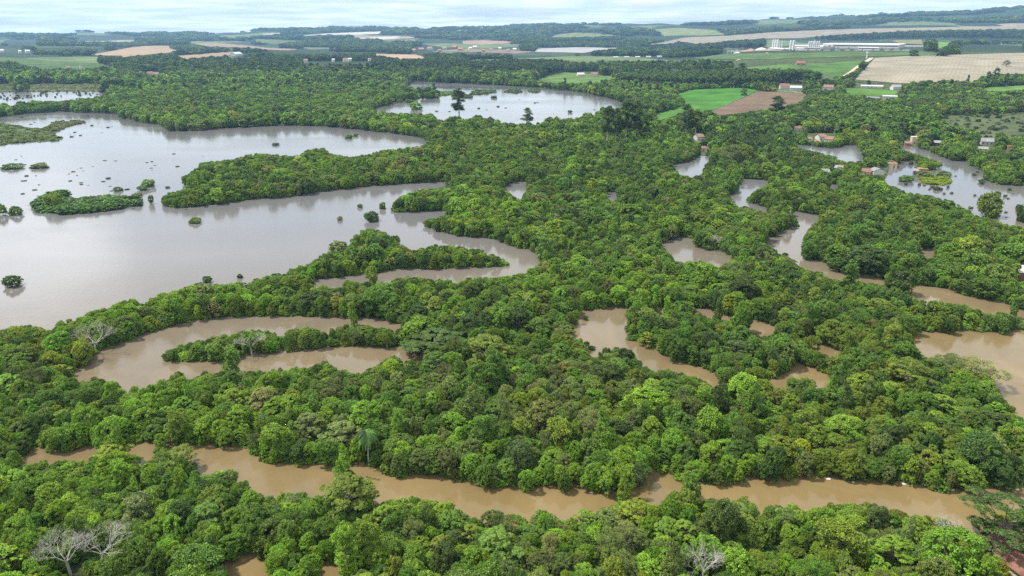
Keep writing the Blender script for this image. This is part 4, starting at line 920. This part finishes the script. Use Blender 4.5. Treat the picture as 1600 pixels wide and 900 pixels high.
# ------------------------------------------------------------------ buildings
def paint(name, c, rough=0.8, var=0.12, scale=1.5): c = np.array(c); return noise_mat(name, tuple(c * (1 - var)), tuple(np.minimum(c * (1 + var), .9)), scale, rough)
W_WHITE = paint('whitewash', (0.48, 0.465, 0.43)); W_CREAM = paint('cream_wall', (0.55, 0.45, 0.32)); W_BRICK = paint('bare_brick', (0.30, 0.15, 0.10), scale=3)
R_RED = None
def tile_mat(name, c, per=0.28):
    m, t, b, o = mat(name); tc = N(t, 'ShaderNodeTexCoord')
    w1 = N(t, 'ShaderNodeTexWave', wave_type='BANDS', bands_direction='X', i_Scale=1 / per / 3.2); L(t, tc.outputs['Object'], w1.inputs['Vector'])
    n1 = N(t, 'ShaderNodeTexNoise', i_Scale=0.9, i_Detail=6.0); L(t, tc.outputs['Object'], n1.inputs['Vector'])
    r = N(t, 'ShaderNodeValToRGB'); L(t, n1.outputs[0], r.inputs[0]); c = np.array(c)
    r.color_ramp.elements[0].position = .3; r.color_ramp.elements[0].color = (*(c * .55), 1); r.color_ramp.elements[1].position = .7; r.color_ramp.elements[1].color = (*(c * 1.2), 1)
    L(t, r.outputs[0], b.inputs['Base Color']); bp = N(t, 'ShaderNodeBump', i_Strength=1.0, i_Distance=.12); L(t, w1.outputs['Fac'], bp.inputs['Height']); L(t, bp.outputs[0], b.inputs['Normal'])
    b.inputs['Roughness'].default_value = .85; return m
R_RED = tile_mat('clay_tiles', (0.23, 0.11, 0.072)); R_ORANGE = tile_mat('orange_tiles', (0.26, 0.145, 0.10)); R_GREY = tile_mat('fibre_cement_sheets', (0.30, 0.30, 0.31), .18); R_WHITE = tile_mat('white_metal_sheets', (0.50, 0.50, 0.50), .3)
R_BROWN = tile_mat('dark_tiles', (0.23, 0.12, 0.08))
M_DARK = paint('dark_opening', (0.02, 0.022, 0.025), .3); M_DOOR = paint('door_wood', (0.16, 0.09, 0.05)); M_CONC = paint('concrete', (0.42, 0.41, 0.39), scale=.6)
M_STEEL = paint('painted_steel', (0.62, 0.63, 0.64), .5)
def house(px, py, wpx, dep_m, hgt, roof, wall, label, rz=0.0, kind='gable', name='house', cat='house', group=None, rise=None, wm=None, lift=0.0):
    g = at(px, py); k = ppm_at(g); Wd = wm or wpx / k * .78; hgt *= 1 if wm else .85; D_ = dep_m; e = empty(name, (g.x, g.y, max(g.z, 0) + lift), rz + math.atan2(-g.x, g.y)); tag(e, label, cat, group)
    a, b = Wd / 2, D_ / 2; t = 0.2; rise = rise if rise is not None else min(Wd, D_) * .28; o = .45
    m = MB()
    if kind == 'gable':      # ridge along x
        m.prism([(-b, -.6), (b, -.6), (b, hgt), (0, hgt + rise), (-b, hgt)], -a, a); m.v = [(v[1], v[0], v[2]) for v in m.v]
        r = MB(); sl = rise / b
        r.prism([(-b - o, hgt - o * sl + .03), (0, hgt + rise + .03), (b + o, hgt - o * sl + .03), (b + o, hgt - o * sl + .2), (0, hgt + rise + .2), (-b - o, hgt - o * sl + .2)], -a - o, a + o); r.v = [(v[1], v[0], v[2]) for v in r.v]
    elif kind == 'hip':
        m.box(-a, a, -b, b, -.6, hgt); r = MB(); A, B = a + o, b + o; rl = max(A - B, 0.01); z0 = hgt + .02
        P_ = [(-A, -B, z0), (A, -B, z0), (A, B, z0), (-A, B, z0), (-rl, 0, hgt + rise), (rl, 0, hgt + rise)]
        for q in ((0, 1, 5, 4), (1, 2, 5), (2, 3, 4, 5), (3, 0, 4), (3, 2, 1, 0)): r.poly([P_[i] for i in q])
    elif kind == 'flat':
        m.box(-a, a, -b, b, -.6, hgt); r = MB(); r.box(-a - .2, a + .2, -b - .2, b + .2, hgt + .01, hgt + .22)
        r.box(-a - .2, a + .2, -b - .2, -b + .0, hgt + .23, hgt + .6)
    elif kind == 'shed':
        m.prism([(-b, -.6), (b, -.6), (b, hgt + rise), (-b, hgt)], -a, a); m.v = [(v[1], v[0], v[2]) for v in m.v]
        r = MB(); sl = rise / (2 * b); r.prism([(-b - o, hgt - o * sl + .03), (b + o, hgt + rise + o * sl + .03), (b + o, hgt + rise + o * sl + .15), (-b - o, hgt - o * sl + .15)], -a - o, a + o); r.v = [(v[1], v[0], v[2]) for v in r.v]
    m.build('wall', wall, e); r.build('roof', roof, e)
    n = max(1, min(5, int(Wd / 3.2)))
    for i in range(n):
        x = -a + Wd * (i + .5) / n
        if i == n // 2 and hgt > 2: MB().box(x - .45, x + .45, -b - .04, -b + .02, 0, 2.05).build('door', M_DOOR, e)
        elif hgt > 2:
            f = MB().box(x - .6, x + .6, -b - .05, -b + .02, 1.0, 2.1).build('window', W_WHITE, e); MB().box(x - .5, x + .5, -b - .07, -b - .052, 1.08, 2.02).build('pane', M_DARK, f)
    return e
GH = 'farmhouses and sheds around the flooded valley'
house(1646, 912, 0, 12, 2.0, R_RED, W_CREAM, 'large clay-tiled roof at the lower right corner beside the big dark tree', rz=-.55, wm=16, kind='gable', rise=3.2, group=GH)
house(1590, 868, 0, 5.5, 2.4, R_BROWN, W_CREAM, 'lower brownish tiled lean-to roof just above the large tiled roof', rz=-.35, wm=9, kind='shed', rise=1.3, group=GH)
house(1248, 205, 19, 9, 4, R_RED, W_WHITE, 'red roofed house at the left of the hamlet above the flooded lane', .1, 'hip', group=GH)
house(1264, 221, 11, 8, 3.5, R_ORANGE, W_WHITE, 'small orange roofed house, lowest left in the hamlet', -.2, 'gable', group=GH)
house(1282, 219, 15, 9, 4.5, R_ORANGE, W_WHITE, 'tall gabled orange-roofed house in the middle of the hamlet', .5, 'gable', group=GH)
house(1296, 223, 16, 8, 4.5, R_ORANGE, W_WHITE, 'orange roofed house at the right of the hamlet with white walls', -.3, 'gable', group=GH)
house(1277, 226, 10, 6, 3, W_BRICK, W_BRICK, 'low brick annex in front of the hamlet houses', .1, 'shed', group=GH, rise=.8)
house(1294, 206, 6, 5, 6, R_ORANGE, W_CREAM, 'narrow cream house behind the hamlet', .1, 'hip', group=GH)
house(1091, 219, 15, 9, 4.5, R_ORANGE, W_WHITE, 'white walled orange-roofed house hidden among trees by the eucalyptus row', .5, 'gable', group=GH)
house(1100, 236, 14, 8, 3.4, R_BROWN, W_CREAM, 'low brown hip roof standing at the water of the small bend', -.1, 'hip', group=GH)
house(1427, 224, 10, 7, 7, W_CREAM, W_CREAM, 'tall beige block of a house at the end of the flooded lane', .25, 'flat', group=GH)
house(1418, 228, 11, 6, 3.2, R_ORANGE, W_BRICK, 'low brick shed left beside the beige block house', .1, 'shed', rise=.8, group=GH)
house(1461, 228, 15, 8, 4, R_GREY, paint('dark_boards', (0.06, 0.06, 0.07)), 'dark boarded shed between the beige house and the grey roofs', -.1, 'shed', rise=1, group=GH)
house(1541, 226, 21, 9, 4, R_GREY, W_WHITE, 'grey sheet roof house at the far right shore, upper one of two', .15, 'gable', group=GH)
house(1531, 236, 26, 7, 2.8, R_GREY, W_CREAM, 'long grey sheet roof just below the upper grey roof', .1, 'shed', rise=.9, group=GH)
house(1577, 236, 9, 6, 4.8, W_BRICK, W_BRICK, 'bare brick cube house right of the two grey roofs', .1, 'flat', group=GH)
house(1369, 273, 16, 9, 4, R_GREY, W_WHITE, 'white gable wall and grey roof at the left shore of the right-hand lake', -.9, 'gable', group=GH)
house(1353, 273, 17, 7, 3.2, R_RED, W_CREAM, 'red-brown roof left beside the white gable wall', -.1, 'shed', rise=1.2, group=GH)
house(1391, 261, 22, 9, 3.6, R_ORANGE, W_CREAM, 'pale terracotta hip roof above the white gable wall', .1, 'hip', group=GH)
house(1441, 270, 16, 8, 3.6, W_BRICK, W_BRICK, 'unroofed looking orange brick house flooded in the lake', .25, 'flat', group=GH)
house(1430, 272, 8, 6, 3.2, R_GREY, paint('dark_plaster', (0.10, 0.10, 0.11)), 'small dark flooded hut left beside the orange brick house', .1, 'shed', rise=.7, group=GH)
house(1286, 278, 16, 8, 3.4, R_GREY, W_CREAM, 'grey roof among the trees left of the small flood pool', .3, 'gable', group=GH, lift=2)
house(1310, 272, 14, 7, 3.4, R_GREY, W_WHITE, 'second grey roof among the trees above the small flood pool', -.2, 'gable', group=GH, lift=2)
house(1600, 436, 26, 8, 3.2, R_WHITE, W_BRICK, 'white sheet roof with brick wall cut by the right frame edge', .2, 'shed', rise=1, group=GH, lift=1)
house(1590, 262, 10, 6, 3, R_WHITE, W_BRICK, 'tiny pale roof among bushes at the right shore', .1, 'shed', rise=.8, group=GH)
house(1225, 139, 17, 12, 6, R_RED, W_WHITE, 'red roofed farmhouse above the brown ploughed field', .2, 'gable', group=GH)
house(1243, 141, 22, 10, 5, R_WHITE, W_WHITE, 'long white shed right of the farmhouse above the ploughed field', .05, 'gable', group=GH)
house(1294, 141, 18, 12, 6, R_ORANGE, W_WHITE, 'orange-roofed white farmhouse right of the ploughed field', -.1, 'gable', group=GH)
house(1250, 102, 16, 15, 5, R_RED, W_BRICK, 'reddish building in the trees below the factory', .2, 'gable', group=GH)
house(1362, 137, 40, 10, 3, R_WHITE, W_WHITE, 'very long low white roof below the tan field', .02, 'gable', rise=1.5, group=GH)
house(1399, 141, 16, 12, 6, R_GREY, W_WHITE, 'grey gabled shed right of the long white roof', .4, 'gable', group=GH)
house(1390, 154, 26, 10, 4, R_WHITE, W_WHITE, 'white sheet roof below the bright green paddock', .02, 'gable', rise=1.2, group=GH)
house(1364, 155, 22, 8, 3, R_GREY, W_WHITE, 'grey flat roof left of the white sheet roof under the paddock', .02, 'shed', rise=.6, group=GH)
house(907, 119, 14, 12, 5, R_WHITE, W_CREAM, 'white farm building at the top of the pasture behind the central lake', .2, 'gable', group=GH)
house(929, 119, 13, 12, 6, R_RED, W_WHITE, 'red roofed farm building right of the white one behind the central lake', -.2, 'gable', group=GH)
house(107, 109, 7, 14, 7, R_RED, W_WHITE, 'small red-roofed house under the green slope at the left', .3, 'gable', group=GH)
house(127, 109, 4, 8, 12, W_WHITE, W_WHITE, 'little white tower house under the green slope at the left', .1, 'flat', group=GH)
house(234, 118, 12, 14, 6, R_RED, W_WHITE, 'red roofed white farmhouse, left one of two beyond the wetland', .1, 'gable', group=GH)
house(245, 119, 10, 12, 6, R_ORANGE, W_WHITE, 'orange roofed white farmhouse, right one of two beyond the wetland', -.3, 'gable', group=GH)
house(370, 90, 22, 22, 7, R_WHITE, W_WHITE, 'slanting long white roof in the dark woods left of the middle', .9, 'gable', group=GH, lift=6)
for i, (x, y, wv) in enumerate(((3, 84, 8), (32, 85, 5), (44, 85, 8))):
    house(x, y, wv, 20, 8, R_WHITE, W_WHITE, ('white shed at the left frame edge above the green slope', 'smallest white shed above the green slope', 'white shed right of the smallest one above the green slope')[i], .1, 'gable', group=GH, lift=5)
for i, (x, y, wv) in enumerate(((478, 100, 7), (521, 99, 5), (540, 99, 9), (547, 98, 6), (578, 98, 6), (538, 79, 4), (580, 80, 8))):
    house(x, y, wv, 16, 7, R_WHITE if i % 2 else R_ORANGE, W_WHITE, ('pale farm shed, leftmost of the row behind the plantation', 'tiny white shed second in the row behind the plantation', 'widest pale building of the row behind the plantation', 'small cream building right beside the widest one', 'rightmost small building behind the plantation', 'tiny white hut in the woods far behind the plantation', 'white roof in the woods above the bright bare field')[i], .1, 'gable', group=GH, lift=5)
rg = random.Random(21)
TN = ['pale shed', 'orange-roofed house', 'white hall', 'low brick house']
for i in range(14):
    x = 648 + i * 12 + rg.uniform(-3, 3); y = 81 - (i % 3) * 1.6 - (2 if 3 < i < 9 else 0); c = rg.randrange(4)
    house(x, y, rg.uniform(5, 11), 25, 8, (R_WHITE, R_ORANGE, R_WHITE, W_BRICK)[c], (W_CREAM, W_WHITE, W_WHITE, W_BRICK)[c], f'{ORD[i]} building from the left in the far settlement, a {TN[c]}', rg.uniform(-.4, .4), 'gable', group='buildings of the far settlement', lift=1)
for i in range(5):
    house(962 + i * 17, 93 - i * .3, 9, 10, 3, R_WHITE, W_WHITE, f'{ORD[i]} from left of the low white sheds in the dark trees above the plantation', .05, 'gable', rise=1.5, group='low white poultry sheds', lift=5)

# ------------------------------------------------------------------ factory
fg = at(1300, 80); fk = ppm_at(fg); frz = math.atan2(-fg.x, fg.y) - .06
def fac(px, py=79): return at(px, py)
def hall(px0, px1, py, dep, h, label, name='factory_hall', roofm=R_WHITE, bays=6, shift=0):
    a = fac(px0, py); b = fac(px1, py); c = (a + b) / 2; Wd = (b - a).length; rz = math.atan2(b.y - a.y, b.x - a.x)
    e = empty(name, (c.x, c.y, min(a.z, b.z)), rz); tag(e, label, 'factory building', 'halls of the white factory')
    MB().box(-Wd/2, Wd/2, 0, dep, -6, h).build('wall', W_WHITE, e)
    r = MB(); n = bays; st = dep / n
    for i in range(n):      # low roof bays running along the hall
        y0 = i * st; r.prism([(y0, h + .02), (y0 + st, h + .02), (y0 + st / 2, h + st * .11)], -Wd/2 - .6, Wd/2 + .6)
    r.v = [(v[1], v[0], v[2]) for v in r.v]; r.build('roof', roofm, e)
    MB().box(-Wd/2 + 2, Wd/2 - 2, -.12, -.01, h * .62, h * .80).build('window_band', M_DARK, e)
    nd = max(2, int(Wd / 28))
    for i in range(nd):
        x = -Wd/2 + Wd * (i + .5) / nd; MB().box(x - 2.4, x + 2.4, -.16, -.02, 0, min(5, h * .5)).build('loading_door', R_GREY, e)
    return e
hall(1285, 1404, 76, 150, 13, 'huge low white factory hall with many shallow roof bays', bays=9)
hall(1236, 1285, 76.5, 90, 10, 'smaller white hall left joined to the huge factory hall behind the round silos', bays=5)
hall(1256, 1282, 79, 16, 8, 'blue-grey fronted low block before the row of six silos', name='factory_block', roofm=R_GREY, bays=2)
hall(1340, 1372, 79, 22, 8, 'low white block in front of the huge hall', name='factory_block', bays=2)
hall(1392, 1406, 73, 40, 8, 'dark-fronted annex at the right end of the huge hall', name='factory_block', roofm=R_GREY, bays=2)
hall(1408, 1442, 74, 20, 4, 'long flat pale shed trailing off right of the factory', name='factory_block', bays=2)
hall(1200, 1222, 79, 30, 8, 'white process building at the foot of the tall silo trio', name='factory_block', bays=2)
hall(1243, 1255, 79, 22, 7, 'small white block between the silo pair and the six silos', name='factory_block', bays=2)
def silo(px, py, r, h, label, group):
    g = fac(px, py); e = empty('silo', g); tag(e, label, 'silo', group)
    b = MB(); b.tube((0, 0, -4), (0, 0, h), r, r, 20)
    for i in range(1, 6): b.tube((0, 0, h * i / 6 - .15), (0, 0, h * i / 6 + .15), r + .12, r + .12, 20)
    b.build('shell', M_STEEL, e); MB().tube((0, 0, h + .01), (0, 0, h + r * .5), r + .1, .4, 20).build('roof_cone', R_WHITE, e)
    MB().box(-.3, .3, -r - .7, -r - .05, 0, h).build('ladder', R_GREY, e)
for i, x in enumerate((1207, 1210.6, 1214)): silo(x, 77.5, 3.0, 30, f'{("left", "middle", "right")[i]} one of the three tallest white silos at the left of the factory', 'three tall silos')
for i, x in enumerate((1234.5, 1239)): silo(x, 78, 3.3, 26, f'{("left", "right")[i]} one of the pair of white silos left of the middle of the factory', 'pair of silos')
for i in range(6): silo(1263.5 + i * 3.1, 77, 2.5, 22, f'{ORD[i]} from left of the six close-set silos before the factory hall', 'six silos')
for i, (x, h) in enumerate(((1217.5, 24), (1221, 27), (1271, 29))):
    g = fac(x, 78); m = MB(); m.tube((0, 0, -3), (0, 0, h), .8, .5, 8); m.box(-2, 2, -1.5, 1.5, h * .55, h * .6); m.box(-1.5, 1.5, -1.2, 1.2, h * .8, h * .84)
    tag(m.build('chimney_stack', M_STEEL, None, g), ('thin white stack right beside the tall silo trio', 'taller thin stack between the trio and the silo pair', 'thin mast rising over the six silos')[i], 'chimney')
for i, x in enumerate((1138, 1144.5, 1151)):
    g = at(x, 84 - i * .2); e = empty('loading_gantry', g, 0); tag(e, f'{("left", "middle", "right")[i]} one of the white gantry frames on the lawn left of the factory', 'gantry', 'white gantry frames')
    for xx in (-3.6, 3.6): MB().box(xx - .5, xx + .5, -.5, .5, -1, 9).build('post', M_STEEL, e)
    MB().box(-5, 5, -1.2, 1.2, 9.01, 11).build('beam', M_STEEL, e)
# spoil heaps
def heap(px, py, wpx, h, m, label):
    g = at(px, py); k = ppm_at(g); a = wpx / k / 2; rg = np.random.default_rng(int(px)); V = [(0, 0, h)]; F_ = []; n = 22
    for j in range(1, 5):
        for i in range(n):
            t = i / n * 2 * math.pi; q = j / 4 * (1 + .12 * rg.normal()); V.append((math.cos(t) * a * q, math.sin(t) * a * .8 * q, h * (1 - j / 4) ** 1.1 - (2 if j == 4 else 0)))
    for i in range(n): F_.append((0, 1 + i, 1 + (i+1) % n))
    for j in range(3):
        for i in range(n): F_.append((1 + j*n + i, 1 + (j+1)*n + i, 1 + (j+1)*n + (i+1) % n, 1 + j*n + (i+1) % n))
    mb = MB(); mb.v = V; mb.f = F_; tag(mb.build('earth_heap', m, None, g), label, 'earth heap', 'heaps of earth and sand by the factory')
heap(1173, 80, 24, 9, paint('red_earth', (0.30, 0.17, 0.13)), 'reddish earth heap left of the factory')
heap(1152, 83, 14, 4, paint('pale_sand', (0.62, 0.60, 0.56)), 'low pale sand heap left of the reddish earth heap')
heap(1190, 77, 18, 6, paint('white_gravel', (0.66, 0.62, 0.58)), 'whitish gravel heap between the reddish heap and the silos')
# lorries on the yard
CT = [('white', (0.75, 0.75, 0.74)), ('blue', (0.06, 0.12, 0.35)), ('red', (0.45, 0.05, 0.04)), ('grey', (0.35, 0.36, 0.37))]
for i in range(9):
    g = at(1292 + i * 15.5, 80.6); e = empty('truck', (g.x, g.y, g.z + 1.2), math.atan2(-g.x, g.y)); c = CT[i % 4]
    tag(e, f'{ORD[i]} from left of the lorries on the factory yard, with {c[0]} cab', 'truck', 'lorries parked before the factory')
    cab = MB().prism([(-1.2, .6), (1.2, .6), (1.2, 3.0), (.2, 3.2), (-.9, 3.1), (-1.2, 2.0)], -1.25, 1.25); cab.v = [(v[0] - 7.2, v[1], v[2]) for v in cab.v]; cab.build('cab', paint('lorry_paint', c[1], .4), e)
    MB().box(-5.7, 7.2, -1.3, 1.3, 1.1, 4.0).build('trailer', R_WHITE, e)
    for x in (-7.2, -4.6, 4.4, 5.8):
        MB().tube((x, -1.25, .5), (x, 1.25, .5), .5, .5, 12).build('wheel', M_DARK, e)
# small white tower by the track, fences
g = at(1354, 92); m = MB(); m.tube((0, 0, 0), (0, 0, 11), 1.6, 1.3, 12); m.tube((0, 0, 11.02), (0, 0, 15), 2.6, 2.6, 14); tag(m.build('water_tower', W_WHITE, None, g), 'slim white water tower beside the dirt track and tan field', 'water tower')
def fence(pts, n, label):
    G = [at(*p) for p in pts]; e = empty('fence', G[0]); tag(e, label, 'fence'); L_ = [0]
    for a, b in zip(G, G[1:]): L_.append(L_[-1] + (b - a).length)
    prev = None; wmb = MB()
    for i in range(n):
        s = L_[-1] * i / (n - 1); j = min(np.searchsorted(L_, s, 'right') - 1, len(G) - 2); t = (s - L_[j]) / (L_[j+1] - L_[j]); q = G[j].lerp(G[j+1], t) - G[0]
        q.z = float(terrain(q.x + G[0].x, q.y + G[0].y)) - G[0].z + .8
        MB().box(q.x - .12, q.x + .12, q.y - .12, q.y + .12, q.z - 1, q.z + 1.5).build('post', M_CONC, e)
        if prev is not None:
            for h in (.5, .9, 1.3): wmb.tube(prev + Vector((0, 0, h)), q + Vector((0, 0, h)), .03, .03, 3, False)
        prev = q
    wmb.build('wire', M_STEEL, e)
fence([(1113, 174.5), (1133, 166), (1160, 154), (1189, 142.5)], 26, 'post and wire fence between the bright pasture and the ploughed field')
fence([(1190, 142), (1225, 144), (1262, 147.5)], 18, 'post and wire fence along the upper edge of the ploughed field')
# litter caught at the far bank
def litter(px, py, label, s, seed):
    g = at(px, py); bm = bmesh.new(); bmesh.ops.create_icosphere(bm, subdivisions=2, radius=1); rg = random.Random(seed)
    for v in bm.verts: v.co = Vector((v.co.x * s * rg.uniform(.8, 1.25), v.co.y * s * .6 * rg.uniform(.8, 1.2), v.co.z * s * .4 * rg.uniform(.8, 1.2)))
    me = bpy.data.meshes.new('floating_litter'); bm.to_mesh(me); bm.free(); me.materials.append(W_WHITE); o = link('floating_litter', me, None, (g.x, g.y, .08)); tag(o, label, 'litter', 'white litter drifting along the far bank')
for i, (x, y, s) in enumerate(((1295, 749, .55), (1333, 754, .35), (1413, 756.5, .6), (1488, 766, .5), (1589, 765, .55), (924, 770, .45))):
    litter(x, y, ('white floating litter, leftmost on the far bank right of the bend', 'tiny white litter second along the far bank', 'largest white litter lump in the middle of the far right bank', 'white litter lump at the dark bushes of the far bank', 'white litter lump close to the right frame edge', 'single white litter lump left of the river bend')[i], s, i)

# ------------------------------------------------------------------ the air
def haze():
    m = bpy.data.materials.new('haze'); m.use_nodes = True; t = m.node_tree; t.nodes.clear()
    v = t.nodes.new('ShaderNodeVolumePrincipled'); v.inputs['Color'].default_value = (0.30, 0.51, 0.82, 1); v.inputs['Density'].default_value = HAZE; v.inputs['Anisotropy'].default_value = 0.2
    o = t.nodes.new('ShaderNodeOutputMaterial'); t.links.new(v.outputs[0], o.inputs['Volume'])
    o = MB().box(-14000, 14000, -14000, 14000, -12, 460).build('haze', m); tag(o, kind='stuff')
HAZE = 6.4e-5
haze()
